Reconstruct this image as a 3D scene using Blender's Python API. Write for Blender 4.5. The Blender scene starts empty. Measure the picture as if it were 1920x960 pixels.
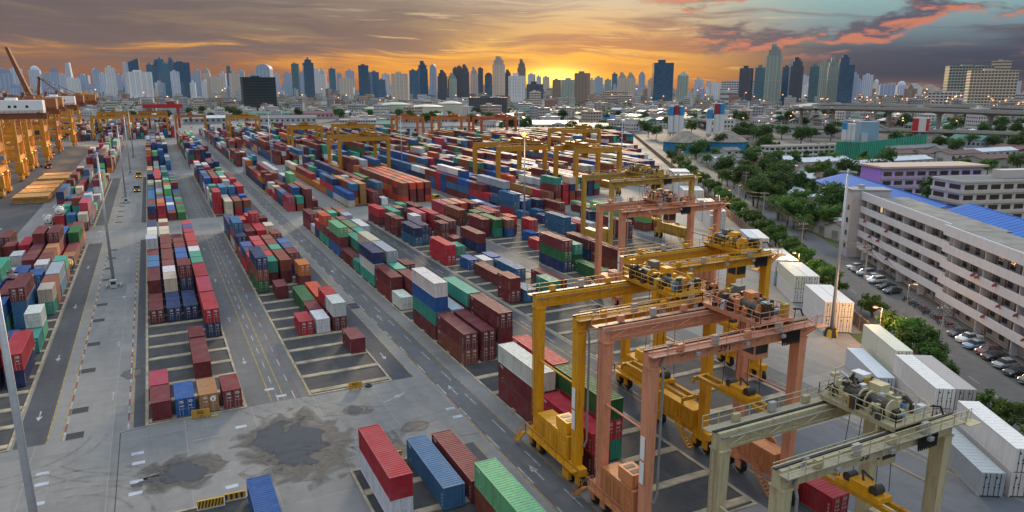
import bpy, math, random
from mathutils import Vector, Matrix
R = math.radians
random.seed(11)
S = bpy.context.scene
COL = S.collection

# ------------------------------------------------------------------ camera
CAM_H = 43.5
PITCH = math.atan(315/1340.0)
AZ = math.atan(685/math.hypot(1340, 315))          # camera heading, clockwise from the row direction (+Y)
cd = bpy.data.cameras.new('camera'); cam = bpy.data.objects.new('camera', cd); COL.objects.link(cam)
cam.location = (0, 0, CAM_H)
cam.rotation_euler = (math.pi/2-PITCH, 0, -AZ)
cd.sensor_width = 36.0; cd.lens = 36.0*1340/1920
cd.clip_start = 0.5; cd.clip_end = 60000
S.camera = cam

# ------------------------------------------------------------------ world
SUN_AZ = AZ + R(3.4)        # where the glow stands above the skyline
SUN_EL = R(12)
W = bpy.data.worlds.new('World'); S.world = W; W.use_nodes = True
nt = W.node_tree; nt.nodes.clear()
def N(t, **k):
    n = nt.nodes.new(t)
    for a, b in k.items(): setattr(n, a, b)
    return n
def L(a, b): nt.links.new(a, b)
def put(sock, v):
    if hasattr(v, 'is_linked') or isinstance(v, bpy.types.NodeSocket): L(v, sock)
    else: sock.default_value = v
def M(op, a, b=0.0, c=None, clamp=False):
    n = N('ShaderNodeMath', operation=op); n.use_clamp = clamp
    put(n.inputs[0], a); put(n.inputs[1], b)
    if c is not None: put(n.inputs[2], c)
    return n.outputs[0]
def MAP(v, a, b, c=0.0, d=1.0, sm=True):
    n = N('ShaderNodeMapRange'); n.interpolation_type = 'SMOOTHSTEP' if sm else 'LINEAR'
    put(n.inputs[0], v)
    for i, q in enumerate((a, b, c, d)): n.inputs[1+i].default_value = q
    return n.outputs[0]
def MIX(f, a, b, mode='MIX'):
    n = N('ShaderNodeMix'); n.data_type = 'RGBA'; n.blend_type = mode; n.clamp_factor = True
    put(n.inputs[0], f)
    for s, v in ((n.inputs[6], a), (n.inputs[7], b)):
        if isinstance(v, tuple): s.default_value = (*v, 1)
        else: L(v, s)
    return n.outputs[2]
def RAMP(v, pts):
    n = N('ShaderNodeValToRGB'); cr = n.color_ramp
    while len(cr.elements) < len(pts): cr.elements.new(0.5)
    for e, (p, c) in zip(cr.elements, pts): e.position = p; e.color = (*c, 1)
    put(n.inputs[0], v); return n.outputs[0]
def NOISE(vec, scale, detail=4, rough=0.55, dist=0.0):
    n = N('ShaderNodeTexNoise'); n.inputs['Scale'].default_value = scale
    n.inputs['Detail'].default_value = detail; n.inputs['Roughness'].default_value = rough
    n.inputs['Distortion'].default_value = dist
    L(vec, n.inputs['Vector']); return n.outputs[0]
def COMB(x, y, z=0.0):
    n = N('ShaderNodeCombineXYZ')
    for s, v in zip(n.inputs, (x, y, z)): put(s, v)
    return n.outputs[0]
tc = N('ShaderNodeTexCoord')
sep = N('ShaderNodeSeparateXYZ'); L(tc.outputs['Generated'], sep.inputs[0])
DX, DY, DZ = sep.outputs
el = M('MULTIPLY', M('ARCSINE', DZ), 57.2958)                                        # elevation, degrees
# compass angle from the sun, degrees, positive to the right
sx, sy = math.sin(SUN_AZ), math.cos(SUN_AZ)
fw = M('ADD', M('MULTIPLY', DX, sx), M('MULTIPLY', DY, sy))
rt = M('SUBTRACT', M('MULTIPLY', DX, sy), M('MULTIPLY', DY, sx))
az = M('MULTIPLY', M('ARCTAN2', rt, fw), 57.2958)
absaz = M('ABSOLUTE', az)
# clear-sky colours by height: left, under the sun, right
e01 = M('DIVIDE', el, 60.0, clamp=True)
def lo(*p): return [(q/60.0, c) for q, c in p]
left = RAMP(e01, lo((0, (.22,.075,.035)), (1.2, (.42,.14,.03)), (2.6, (.72,.31,.05)), (4.0, (.56,.32,.10)), (6.5, (.46,.40,.25)), (14, (.46,.46,.46)), (35, (.70,.80,.95)), (60, (1.02,1.21,1.46))))
mid = RAMP(e01, lo((0, (.52,.13,.012)), (1.0, (.86,.30,.012)), (2.4, (.88,.39,.04)), (4.2, (.70,.39,.13)), (6.5, (.56,.45,.30)), (14, (.46,.46,.46)), (35, (.70,.80,.95)), (60, (1.02,1.21,1.46))))
right = RAMP(e01, lo((0, (.11,.06,.065)), (0.9, (.018,.024,.050)), (2.4, (.032,.042,.078)), (4.2, (.16,.23,.26)), (6.5, (.25,.42,.42)), (14, (.42,.48,.50)), (35, (.70,.80,.95)), (60, (1.02,1.21,1.46))))
wr = MAP(az, 3.0, 21.0); wl = MAP(az, -4.0, -28.0)
base = MIX(wl, MIX(wr, mid, right), left)
# glow round the hidden sun
gd = M('SQRT', M('ADD', M('POWER', M('DIVIDE', az, 6.5), 2.0), M('POWER', M('DIVIDE', M('SUBTRACT', el, 0.9), 1.5), 2.0)))
g1 = M('POWER', 2.718, M('MULTIPLY', gd, -1.25))
gd2 = M('SQRT', M('ADD', M('POWER', M('DIVIDE', az, 2.2), 2.0), M('POWER', M('DIVIDE', M('SUBTRACT', el, 0.8), 0.7), 2.0)))
g2 = M('POWER', 2.718, M('MULTIPLY', M('POWER', gd2, 2.0), -0.9))
# long streaks of high cloud
tilt = M('ADD', el, M('MULTIPLY', az, 0.035))
wob = M('SUBTRACT', NOISE(COMB(M('MULTIPLY', az, .10), M('MULTIPLY', el, .25), 3.1), 1.0, 2), .5)
st = NOISE(COMB(M('MULTIPLY', az, .050), M('MULTIPLY', M('ADD', tilt, M('MULTIPLY', wob, 2.2)), .52), 7.3), 1.25, 7, .60, .5)
fib = NOISE(COMB(M('MULTIPLY', az, .16), M('MULTIPLY', M('ADD', tilt, wob), 3.2), 1.7), 1.0, 5, .62)
stf = M('ADD', M('MULTIPLY', st, .80), M('MULTIPLY', fib, .24))
thr = MAP(az, -30.0, 4.0, -0.10, 0.05, sm=False)
cover = MAP(M('SUBTRACT', stf, thr), .44, .60)
cover = M('MULTIPLY', cover, MAP(el, 60.0, 5.0, .25, 1.0))
ccol_l = RAMP(e01, lo((0, (.19,.075,.05)), (2.0, (.22,.105,.065)), (4.5, (.14,.095,.092)), (7, (.16,.13,.135)), (20, (.52,.54,.58)), (60, (.8,.86,.94))))
ccol_m = RAMP(e01, lo((0, (.46,.10,.02)), (1.6, (.60,.19,.035)), (3.2, (.38,.135,.075)), (5.0, (.28,.15,.115)), (7, (.33,.26,.23)), (20, (.52,.54,.58)), (60, (.8,.86,.94))))
ccol_r = RAMP(e01, lo((0, (.09,.06,.075)), (1.5, (.018,.022,.048)), (3.2, (.042,.040,.070)), (5.0, (.14,.095,.105)), (7, (.24,.29,.31)), (20, (.52,.55,.6)), (60, (.8,.86,.94))))
ccol = MIX(wl, MIX(wr, ccol_m, ccol_r), ccol_l)
sky = MIX(M('MULTIPLY', cover, .92), base, ccol)
# the long mauve deck over the left half
dk = M('ADD', el, M('MULTIPLY', M('SUBTRACT', st, .5), 7.0))
deck = M('MULTIPLY', M('MULTIPLY', MAP(dk, 1.9, 3.2), MAP(dk, 7.4, 5.6)), MAP(az, 2.0, -13.0))
sky = MIX(M('MULTIPLY', deck, .78), sky, MIX(fib, (.078,.062,.074), (.165,.118,.112)))
# bright fibres catching the light between the streaks
fibm = M('MULTIPLY', MAP(fib, .57, .70), MAP(absaz, 30.0, 3.0, .06, .75))
fibm = M('MULTIPLY', fibm, MAP(el, 9.0, 4.0))
sky = MIX(fibm, sky, MIX(MAP(el, 1.0, 6.0), (.95,.50,.06), (.70,.52,.30)))
# heaped clouds on the right, dark bellies and salmon flanks
cu = NOISE(COMB(M('MULTIPLY', az, .145), M('MULTIPLY', el, .50), 12.4), 1.0, 6, .56, .25)
cu2 = NOISE(COMB(M('MULTIPLY', az, .145), M('MULTIPLY', M('SUBTRACT', el, .34), .50), 12.4), 1.0, 6, .56, .25)
band = M('MULTIPLY', MAP(el, 1.6, 3.0), MAP(el, 8.5, 5.6))
cum = M('MULTIPLY', MAP(cu, .50, .585), M('MULTIPLY', band, MAP(az, 3.0, 9.0)))
lit = MAP(M('SUBTRACT', cu, cu2), -0.01, .07)
sky = MIX(M('MULTIPLY', cum, .93), sky, MIX(lit, (.075,.065,.105), (.52,.16,.09)))
sky = MIX(M('MULTIPLY', g1, .80), sky, (1.0, .50, .02))
glow = MIX(g2, (0,0,0), (1.5, 1.0, .22))
sky = MIX(1.0, sky, glow, 'ADD')
# below the horizon: a plain dim ground tone
sky = MIX(MAP(el, -0.5, -3.0), sky, (.10,.095,.09))
nis = N('ShaderNodeTexSky'); nis.sky_type = 'NISHITA'; nis.sun_disc = False
nis.sun_elevation = SUN_EL; nis.sun_rotation = SUN_AZ; nis.altitude = 50; nis.dust_density = 3.0
bgn = N('ShaderNodeBackground'); L(nis.outputs[0], bgn.inputs[0]); bgn.inputs[1].default_value = 0.05
bgc = N('ShaderNodeBackground'); L(sky, bgc.inputs[0]); bgc.inputs[1].default_value = 1.0
mx = N('ShaderNodeMixShader'); mx.inputs[0].default_value = 0.98
L(bgn.outputs[0], mx.inputs[1]); L(bgc.outputs[0], mx.inputs[2])
wo = N('ShaderNodeOutputWorld'); L(mx.outputs[0], wo.inputs[0])
# ------------------------------------------------------------------ sun and exposure
sd = bpy.data.lights.new('sun', 'SUN'); sd.energy = 3.0; sd.angle = R(10); sd.color = (1, .78, .52)
sun = bpy.data.objects.new('sun', sd); COL.objects.link(sun)
sun.rotation_euler = (math.pi/2-SUN_EL, 0, math.pi-SUN_AZ)
sun.location = (0, 0, 200)
S.view_settings.view_transform = 'Standard'; S.view_settings.look = 'None'
S.view_settings.gamma = 1.0; S.view_settings.exposure = 0.22
S.view_settings.use_curve_mapping = False
S.render.engine = 'CYCLES'
S.render.resolution_x = 1024; S.render.resolution_y = 512

# ------------------------------------------------------------------ helpers
def ray(u, v):
    f = Vector((math.sin(AZ), math.cos(AZ), 0)); r = Vector((math.cos(AZ), -math.sin(AZ), 0)); z = Vector((0,0,1))
    F = f*math.cos(PITCH)-z*math.sin(PITCH); U = f*math.sin(PITCH)+z*math.cos(PITCH)
    return r*(u-960)+U*(480-v)+F*1340
def G(u, v, z=0.0):
    d = ray(u, v); t = (z-CAM_H)/d.z; return Vector((d.x*t, d.y*t, z))
def AT(u, dist):
    """ground point on the bearing of column u at a horizontal distance"""
    d = ray(u, 165); h = math.hypot(d.x, d.y); return Vector((d.x/h*dist, d.y/h*dist, 0))
def HGT(v, dist):
    """height seen at row v at a horizontal distance (near the picture's middle)"""
    return CAM_H + (165-v)/1376.5*dist

class MB:
    def __init__(s): s.v = []; s.f = []; s.m = []; s.c = []
    def add(s, vs, fs, mi=0, col=None):
        o = len(s.v); s.v += [tuple(p) for p in vs]
        for f in fs: s.f.append(tuple(i+o for i in f)); s.m.append(mi); s.c.append(col)
        return s
    def box(s, x0, x1, y0, y1, z0, z1, mi=0, col=None, nob=False):
        vs = [(x0,y0,z0),(x1,y0,z0),(x1,y1,z0),(x0,y1,z0),(x0,y0,z1),(x1,y0,z1),(x1,y1,z1),(x0,y1,z1)]
        fs = [(4,5,6,7),(0,1,5,4),(1,2,6,5),(2,3,7,6),(3,0,4,7)]
        if not nob: fs.append((3,2,1,0))
        return s.add(vs, fs, mi, col)
    def bar(s, p, q, w, h=None, mi=0, up=(0,0,1)):
        p = Vector(p); q = Vector(q); h = h or w; d = (q-p).normalized(); u = Vector(up)
        if abs(d.dot(u)) > .98: u = Vector((0,1,0))
        a = d.cross(u).normalized(); b = a.cross(d).normalized()
        vs = []
        for c in (p, q):
            for i, j in ((-1,-1),(1,-1),(1,1),(-1,1)): vs.append(c+a*(w/2*i)+b*(h/2*j))
        return s.add(vs, [(3,2,1,0),(4,5,6,7),(0,1,5,4),(1,2,6,5),(2,3,7,6),(3,0,4,7)], mi)
    def cyl(s, p, q, r, n=10, r2=None, mi=0, caps=True):
        p = Vector(p); q = Vector(q); r2 = r if r2 is None else r2; d = (q-p).normalized()
        u = Vector((0,0,1)) if abs(d.z) < .9 else Vector((1,0,0))
        a = d.cross(u).normalized(); b = d.cross(a).normalized()
        vs = []
        for c, rr in ((p, r), (q, r2)):
            for k in range(n):
                t = 2*math.pi*k/n; vs.append(c+a*(rr*math.cos(t))+b*(rr*math.sin(t)))
        fs = [(k, (k+1) % n, n+(k+1) % n, n+k) for k in range(n)]
        fs = [f[::-1] for f in fs]
        if caps: fs += [tuple(range(n)), tuple(range(2*n-1, n-1, -1))]
        return s.add(vs, fs, mi)
    def tube(s, pts, r, n=8, mi=0):
        for a, b in zip(pts[:-1], pts[1:]): s.cyl(a, b, r, n, mi=mi)
        return s
    def lathe(s, prof, n=14, c=(0,0,0), mi=0):
        vs = []; k = len(prof)
        for r, z in prof:
            for i in range(n):
                t = 2*math.pi*i/n; vs.append((c[0]+r*math.cos(t), c[1]+r*math.sin(t), c[2]+z))
        fs = [(j*n+i, j*n+(i+1) % n, (j+1)*n+(i+1) % n, (j+1)*n+i) for j in range(k-1) for i in range(n)]
        return s.add(vs, fs, mi)
    def prism(s, poly, z0, z1, mi=0, mis=None):
        n = len(poly); vs = [(x,y,z0) for x,y in poly]+[(x,y,z1) for x,y in poly]
        s.add(vs, [tuple(range(n,2*n))], mi if mis is None else mis)
        o = len(s.v)-2*n
        for i in range(n):
            j = (i+1) % n; s.f.append((o+i,o+j,o+n+j,o+n+i)); s.m.append(mi); s.c.append(None)
        return s
    def sheet(s, poly, z, mi=0):
        return s.add([(x,y,z) for x,y in poly], [tuple(range(len(poly)))], mi)
    def mesh(s, name, mats):
        me = bpy.data.meshes.new(name); me.from_pydata(s.v, [], s.f)
        for m in (mats if isinstance(mats, (list, tuple)) else [mats]): me.materials.append(m)
        if any(s.m): me.polygons.foreach_set('material_index', s.m)
        if any(c is not None for c in s.c):
            at = me.color_attributes.new('Col', 'FLOAT_COLOR', 'CORNER'); buf = []
            for f, c in zip(s.f, s.c):
                c = c or (1,1,1); buf += [c[0],c[1],c[2],1.0]*len(f)
            at.data.foreach_set('color', buf)
        me.update(); return me
    def build(s, name, mats, parent=None, color=None, loc=None, rz=0, smooth=False):
        me = s.mesh(name, mats)
        if smooth: me.polygons.foreach_set('use_smooth', [True]*len(me.polygons))
        return link(name, me, parent, color, loc, rz)
def link(name, me, parent=None, color=None, loc=None, rz=0):
    o = bpy.data.objects.new(name, me); COL.objects.link(o)
    if parent is not None: o.parent = parent
    if color is not None: o.color = (*color, 1)
    if loc is not None: o.location = loc
    if rz: o.rotation_euler = (0, 0, rz)
    return o
def tag(o, label, cat, group=None):
    o['label'] = label; o['category'] = cat
    if group: o['group'] = group
    return o
def thing(name, label, cat, loc=(0,0,0), rz=0, group=None):
    o = bpy.data.objects.new(name, None); COL.objects.link(o)
    o.location = loc; o.rotation_euler = (0,0,rz); o.empty_display_size = .5
    return tag(o, label, cat, group)
def struct(o, kind='structure'):
    o['kind'] = kind; return o
def clone(o, parent=None, color=None):
    c = o.copy(); COL.objects.link(c); c.parent = parent
    if color is not None: c.color = (*color, 1)
    return c
def clone_tree(o, loc, rz=0, scale=None, label=None, colors=None):
    c = clone(o); c.location = loc; c.rotation_euler = (0,0,rz)
    if scale is not None: c.scale = scale
    if label: c['label'] = label
    for ch in list(o.children):
        d = clone(ch, c)
        if colors and ch.name.split('.')[0] in colors: d.color = (*colors[ch.name.split('.')[0]], 1)
        for g in list(ch.children): clone(g, d)
    return c
ORD = ['first','second','third','fourth','fifth','sixth','seventh','eighth','ninth','tenth','eleventh','twelfth','thirteenth','fourteenth','fifteenth','sixteenth','seventeenth','eighteenth','nineteenth','twentieth']+['%d%s' % (i, 'th' if 10 < i % 100 < 14 else {1:'st',2:'nd',3:'rd'}.get(i % 10, 'th')) for i in range(21, 400)]

# ------------------------------------------------------------------ materials
MATS = {}
class NT:
    """small node builder for one material"""
    def __init__(s, name):
        s.mat = bpy.data.materials.new(name); s.mat.use_nodes = True
        s.nt = s.mat.node_tree; s.b = s.nt.nodes['Principled BSDF']
        MATS[name] = s.mat
    def n(s, t, **k):
        x = s.nt.nodes.new(t)
        for a, b in k.items(): setattr(x, a, b)
        return x
    def l(s, a, b): s.nt.links.new(a, b)
    def put(s, sock, v):
        if isinstance(v, bpy.types.NodeSocket): s.l(v, sock)
        elif isinstance(v, tuple) and len(v) == 3 and sock.type == 'RGBA': sock.default_value = (*v, 1)
        else: sock.default_value = v
    def noise(s, scale, detail=4, rough=.6, vec=None, stretch=None, dist=0.0):
        x = s.n('ShaderNodeTexNoise'); x.inputs['Scale'].default_value = scale
        x.inputs['Detail'].default_value = detail; x.inputs['Roughness'].default_value = rough; x.inputs['Distortion'].default_value = dist
        if vec is None: vec = s.coord()
        if stretch:
            mp = s.n('ShaderNodeMapping'); s.l(vec, mp.inputs[0]); mp.inputs['Scale'].default_value = stretch; vec = mp.outputs[0]
        s.l(vec, x.inputs['Vector']); return x.outputs[0]
    def coord(s, kind='Object'):
        if not hasattr(s, '_tc'): s._tc = s.n('ShaderNodeTexCoord')
        return s._tc.outputs[kind]
    def pos(s):
        if not hasattr(s, '_g'): s._g = s.n('ShaderNodeNewGeometry')
        return s._g.outputs['Position']
    def ramp(s, v, a, b, c=0.0, d=1.0):
        x = s.n('ShaderNodeMapRange'); s.put(x.inputs[0], v)
        for i, q in enumerate((a,b,c,d)): x.inputs[1+i].default_value = q
        return x.outputs[0]
    def math(s, op, a, b=0.0):
        x = s.n('ShaderNodeMath', operation=op); s.put(x.inputs[0], a); s.put(x.inputs[1], b); return x.outputs[0]
    def mix(s, f, a, b, mode='MIX'):
        x = s.n('ShaderNodeMix'); x.data_type = 'RGBA'; x.blend_type = mode
        s.put(x.inputs[0], f); s.put(x.inputs[6], a); s.put(x.inputs[7], b); return x.outputs[2]
    def bump(s, h, strength=.3, dist=.05):
        x = s.n('ShaderNodeBump'); x.inputs['Strength'].default_value = strength; x.inputs['Distance'].default_value = dist
        s.l(h, x.inputs['Height']); s.l(x.outputs[0], s.b.inputs['Normal'])
    def out(s, col, rough=.6, metal=0.0, spec=.4):
        s.put(s.b.inputs['Base Color'], col); s.put(s.b.inputs['Roughness'], rough); s.put(s.b.inputs['Metallic'], metal)
        s.b.inputs['Specular IOR Level'].default_value = spec
        return s.mat
def flat(name, col, rough=.6, var=.18, scale=1.5, metal=0.0, spec=.3, world=False):
    t = NT(name); nz = t.noise(scale, 5, .65, vec=t.pos() if world else None)
    c = t.mix(t.ramp(nz, .3, .7), tuple(x*(1-var) for x in col), tuple(min(1, x*(1+var)) for x in col))
    return t.out(c, rough, metal, spec)
def glowmat(name, col, strength):
    t = NT(name); t.put(t.b.inputs['Base Color'], (.8,.7,.5)); t.put(t.b.inputs['Emission Color'], col); t.b.inputs['Emission Strength'].default_value = strength
    return t.mat

# painted steel whose colour is the object's own colour, with rust, streaks and faded patches
def paint_mat(name, rough=.5, rust=.35, fade=.25, attr=False, dirt=.3, spec=.2):
    t = NT(name); oi = t.n('ShaderNodeObjectInfo')
    if attr:
        a = t.n('ShaderNodeVertexColor'); a.layer_name = 'Col'; col = a.outputs[0]
    else: col = oi.outputs['Color']
    vec = t.n('ShaderNodeVectorMath', operation='ADD'); t.l(t.coord(), vec.inputs[0])
    sc = t.n('ShaderNodeVectorMath', operation='SCALE'); sc.inputs[0].default_value = (37.0, 91.0, 53.0); t.l(oi.outputs['Random'], sc.inputs['Scale'])
    t.l(sc.outputs[0], vec.inputs[1]); v = vec.outputs[0]
    n1 = t.noise(.55, 5, .65, v); n2 = t.noise(2.2, 6, .7, v); stk = t.noise(1.0, 5, .7, v, (2.6, 2.6, .22))
    pale = t.mix(.55, col, (.55,.52,.50))
    c = t.mix(t.ramp(n1, .42, .75, 0, fade), col, pale)
    c = t.mix(t.ramp(stk, .48, .74, 0, dirt), c, (.06,.047,.038)); n3 = t.noise(.8, 4, .7, v, (1.0, 1.0, .35)); c = t.mix(t.ramp(n3, .56, .74, 0, rust), c, (.15,.06,.03))
    c = t.mix(t.ramp(n2, .66, .80, 0, rust), c, (.13,.055,.025))
    r = t.ramp(n2, .3, .7, rough-.08, rough+.15)
    t.out(c, r, 0.0, spec); return t.mat
P_BOX = paint_mat('container_paint', .6, .45, .16, dirt=.5)
P_BOXA = paint_mat('container_paint_far', .65, .3, .12, attr=True, dirt=.45)
P_STEEL = paint_mat('painted_steel', .5, .42, .10, dirt=.42)
P_PLAIN = paint_mat('painted_plain', .6, .08, .15, dirt=.22)
P_CAR = paint_mat('car_paint', .25, .0, .0, dirt=.08, spec=.5)
for nm in ('car_paint',): MATS[nm].node_tree.nodes['Principled BSDF'].inputs['Coat Weight'].default_value = .6
DARK = flat('dark_metal', (.035,.033,.032), .55, .35, 3)
GREASE = flat('greasy_machinery', (.05,.042,.033), .5, .5, 4)
GALV = flat('galvanised_steel', (.42,.44,.46), .45, .12, 3, .5)
RUBBER = flat('rubber', (.022,.021,.020), .8, .3, 5)
WHITE = flat('white_paint', (.74,.74,.72), .55, .06, 2)
STEELGREY = flat('grey_steel', (.22,.22,.21), .5, .2, 3)
CONC = flat('concrete', (.33,.315,.285), .85, .18, .8, world=True)
CONCD = flat('weathered_concrete', (.32,.265,.185), .9, .45, .45, world=True)
GLASSD = flat('dark_window_glass', (.03,.036,.042), .12, .4, .35, spec=.6)
YELLINE = flat('yellow_line_paint', (.28,.20,.06), .8, .6, 1.0, world=True)
WHTLINE = flat('white_line_paint', (.29,.29,.285), .8, .6, 1.0, world=True)
REDLINE = flat('red_kerb_paint', (.17,.06,.065), .8, .5, 1.0, world=True)
LAMP = glowmat('sodium_lamp', (1,.30,.045), 2.6)
LAMPW = glowmat('warm_white_lamp', (1,.50,.16), 2.4)
FLOOD = glowmat('flood_lamp', (1,.20,.012), 3.2)
# ------------------------------------------------------------------ ground and yard
FO = Vector((110.4, 78.3, 0)); FD = Vector((.613, 1, 0)).normalized(); FN = Vector((FD.y, -FD.x, 0)); FA = -math.atan2(FD.x, FD.y)
def FP(al, ac, z=0.0): return FO+FD*al+FN*ac+Vector((0,0,z))
def fence_x(y): return 110.4+(y-78.3)*.613

def asphalt(name, base, patch, sc=.12, joint=None):
    t = NT(name); p = t.pos()
    big = t.noise(sc, 6, .62, p); fine = t.noise(9.0, 3, .7, p); med = t.noise(.55, 6, .7, p); stk = t.noise(.5, 5, .65, p, (1.0, .09, 1.0)); spot = t.noise(.8, 4, .55, p)
    c = t.mix(t.ramp(big, .32, .68), base, patch)
    c = t.mix(t.ramp(stk, .50, .72, 0, .5), c, tuple(x*.55 for x in base))
    xs_ = t.noise(.42, 5, .65, p, (.10, 1.0, 1.0)); c = t.mix(t.ramp(xs_, .54, .74, 0, .38), c, tuple(x*.6 for x in base))
    oil = t.noise(.16, 5, .6, p, dist=1.2); c = t.mix(t.ramp(oil, .60, .72, 0, .45), c, tuple(x*.45 for x in base))
    rust_ = t.noise(.06, 5, .6, p); c = t.mix(t.ramp(rust_, .58, .72, 0, .35), c, (base[0]*1.7, base[1]*1.45, base[2]*1.15))
    c = t.mix(t.ramp(spot, .66, .80, 0, .5), c, tuple(x*.35 for x in base))
    c = t.mix(t.ramp(med, .38, .66, 0, .5), c, tuple(x*.72 for x in base))
    c = t.mix(t.ramp(fine, .3, .7, 0, .22), c, tuple(min(1, x*1.5) for x in base))
    if joint:
        br = t.n('ShaderNodeTexBrick'); br.offset = 0.0
        br.inputs['Scale'].default_value = 1.0; br.inputs['Brick Width'].default_value = joint[0]; br.inputs['Row Height'].default_value = joint[1]
        br.inputs['Mortar Size'].default_value = .035; br.inputs['Mortar Smooth'].default_value = .3
        br.inputs['Color1'].default_value = (0,0,0,1); br.inputs['Color2'].default_value = (.35,.35,.35,1); br.inputs['Mortar'].default_value = (1,1,1,1)
        t.l(p, br.inputs['Vector'])
        c = t.mix(t.math('MULTIPLY', br.outputs['Fac'], .5), c, tuple(x*.4 for x in base))
        sl = t.n('ShaderNodeSeparateColor'); t.l(br.outputs['Color'], sl.inputs[0])
        c = t.mix(t.math('MULTIPLY', sl.outputs[0], .8), c, tuple(min(1, x*1.35) for x in patch))
    r = t.ramp(big, .3, .7, .62, .9)
    t.bump(fine, .15, .02)
    return t.out(c, r, 0, .15)
YARD = asphalt('yard_concrete', (.150,.151,.150), (.235,.225,.205), .045, (8.5, 12.0))
ASPH = asphalt('lane_asphalt', (.058,.063,.071), (.092,.094,.098), .10)
LANE = asphalt('lane_worn_concrete', (.108,.111,.114), (.155,.152,.146), .07)
PLOT = asphalt('plot_asphalt', (.042,.043,.046), (.095,.092,.085), .16)
CITY = asphalt('city_ground', (.085,.083,.078), (.15,.14,.125), .012)
ROADM = asphalt('street_asphalt', (.095,.097,.10), (.14,.14,.14), .08)
SOIL = asphalt('bare_soil', (.13,.095,.07), (.10,.11,.06), .15)
GRASSM = asphalt('rough_grass', (.045,.075,.025), (.085,.10,.04), .3)

gd_ = MB().sheet([(-3200,-900),(7600,-900),(7600,6800),(-3200,6800)], -.05)
struct(gd_.build('ground', CITY))
yd = MB(); yd.prism([(-330,-40),(fence_x(-40)-.5,-40),(fence_x(585)-.5,585),(200,700),(170,1010),(-330,1250)], -.04, 0.0)
struct(yd.build('yard_pavement', YARD))
def strip(name, mat, x0, x1, y0, y1, z=.004):
    return struct(MB().sheet([(x0,y0),(x1,y0),(x1,y1),(x0,y1)], z).build(name, mat))
BLK = [(99.4, 236.5), (262, 405), (430, 640)]     # where container blocks stand along the rows
for y0, y1 in [(99.4, 233), (264, 403)]:
    strip('asphalt_lane', ASPH, -19.4, -15.9, y0, y1)
    strip('asphalt_lane', ASPH, -6.1, -4.75, y0, y1)
    strip('truck_lane', LANE, 8.0, 16.5, y0, y1)
    strip('asphalt_lane', ASPH, 29.0, 32.3, y0, y1)
strip('asphalt_lane', ASPH, 29.0, 32.3, 20, 76)
strip('truck_lane', LANE, 34.4, 38.2, 10, 640)
strip('asphalt_lane', ASPH, -120, -40, 235, 640)
strip('asphalt_lane', ASPH, 54.5, 61.5, 20, 236)
strip('truck_lane', LANE, 79.5, 84.8, 60, 640)
for x0 in (105.0, 127.5, 149.0): strip('truck_lane', LANE, x0, x0+3.6, 120, 640)
strip('apron_asphalt', asphalt('apron_asphalt', (.10,.11,.125), (.135,.14,.15), .06), 62, 80, -20, 60, .003)

# painted markings
mk = MB(); wk = MB(); rk = MB()
def hl(m, x, y0, y1, w=.16, z=.009): m.sheet([(x-w/2,y0),(x+w/2,y0),(x+w/2,y1),(x-w/2,y1)], z)
for y0, y1 in [(99.4, 233), (264, 403), (432, 640)]:
    for x in (-15.85, -14.25, -6.35, -4.62, 11.4, 13.15, 16.6, 32.4): hl(mk, x, y0, y1)
    hl(mk, 8.0, y0, y1, .12); hl(mk, 38.35, y0, y1, .14); hl(mk, 40.6, y0, y1)
hl(mk, 34.2, 10, 640, .14); hl(mk, 38.1, 10, 98, .14); hl(mk, 32.55, 20, 76)
for x in (58.6, 79.0, 81.5, 104.2, 126.5): hl(mk, x, 40, 640)
def dash(m, x, y0, y1, ln, gap, w=.15):
    y = y0
    while y < y1: hl(m, x, y, min(y+ln, y1), w, .0125); y += ln+gap
for y0, y1 in [(99.4, 233), (264, 403), (432, 640)]:
    dash(wk, -14.0, y0, y1, 2.6, 2.6, .22); dash(rk, -14.0, y0+2.6, y1, 2.6, 2.6, .22)
    dash(wk, -6.7, y0, y1, 2.6, 2.6, .22); dash(rk, -6.7, y0+2.6, y1, 2.6, 2.6, .22)
    for x in (12.3, 14.6): dash(wk, x, y0, y1, 3, 4)
    dash(rk, 15.3, y0, y1, 9, 3, .10); dash(rk, 14.9, y0, y1, 9, 3, .08)
dash(wk, 34.6, 10, 640, 4.0, 5.0, .2); dash(rk, 34.6, 14.0, 640, 5.0, 4.0, .14)
dash(wk, 37.1, 10, 640, 4.0, 5.5, .18)
for x in (59.6, 80.3, 105.2): dash(wk, x, 40, 640, 4, 5)
def arrow(x, y, d=1, s=1.0, ang=0):
    pts = [(-.10,-1.6),(.10,-1.6),(.10,.3),(.42,.3),(0,1.7),(-.42,.3),(-.10,.3)]
    c, sn = math.cos(ang), math.sin(ang)
    q = [((px*c-py*d*sn)*s+x, (px*sn+py*d*c)*s+y) for px, py in pts]
    if d < 0: q = q[::-1]
    wk.sheet(q, .0125)
for y in (112, 136, 168, 205): arrow(-17.6, y-3, -1); arrow(-8.9, y, 1); arrow(9.7, y+6, 1 if y > 120 else -1)
for y in (50, 66, 92, 130, 170, 210, 280, 330): arrow(36.0, y, 1, 1.15)
for y in (110, 150, 200): arrow(30.7, y, -1)
for x, y in ((-46, 270), (-52, 300), (-44, 240)): arrow(x, y, 1, 1.6)
a_ = G(740, 745); arrow(a_.x, a_.y, 1, 1.3, R(-62))
for u, v in ((385, 822), (405, 888)):
    a_ = G(u, v); wk.sheet([(a_.x-1.6,a_.y-.07),(a_.x+1.6,a_.y-.07),(a_.x+1.6,a_.y+.07),(a_.x-1.6,a_.y+.07)], .0125)
for y in (252, 244, 236): dash(wk, -17.2, y, y+1.0, 1.0, .3, 2.2)
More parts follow.
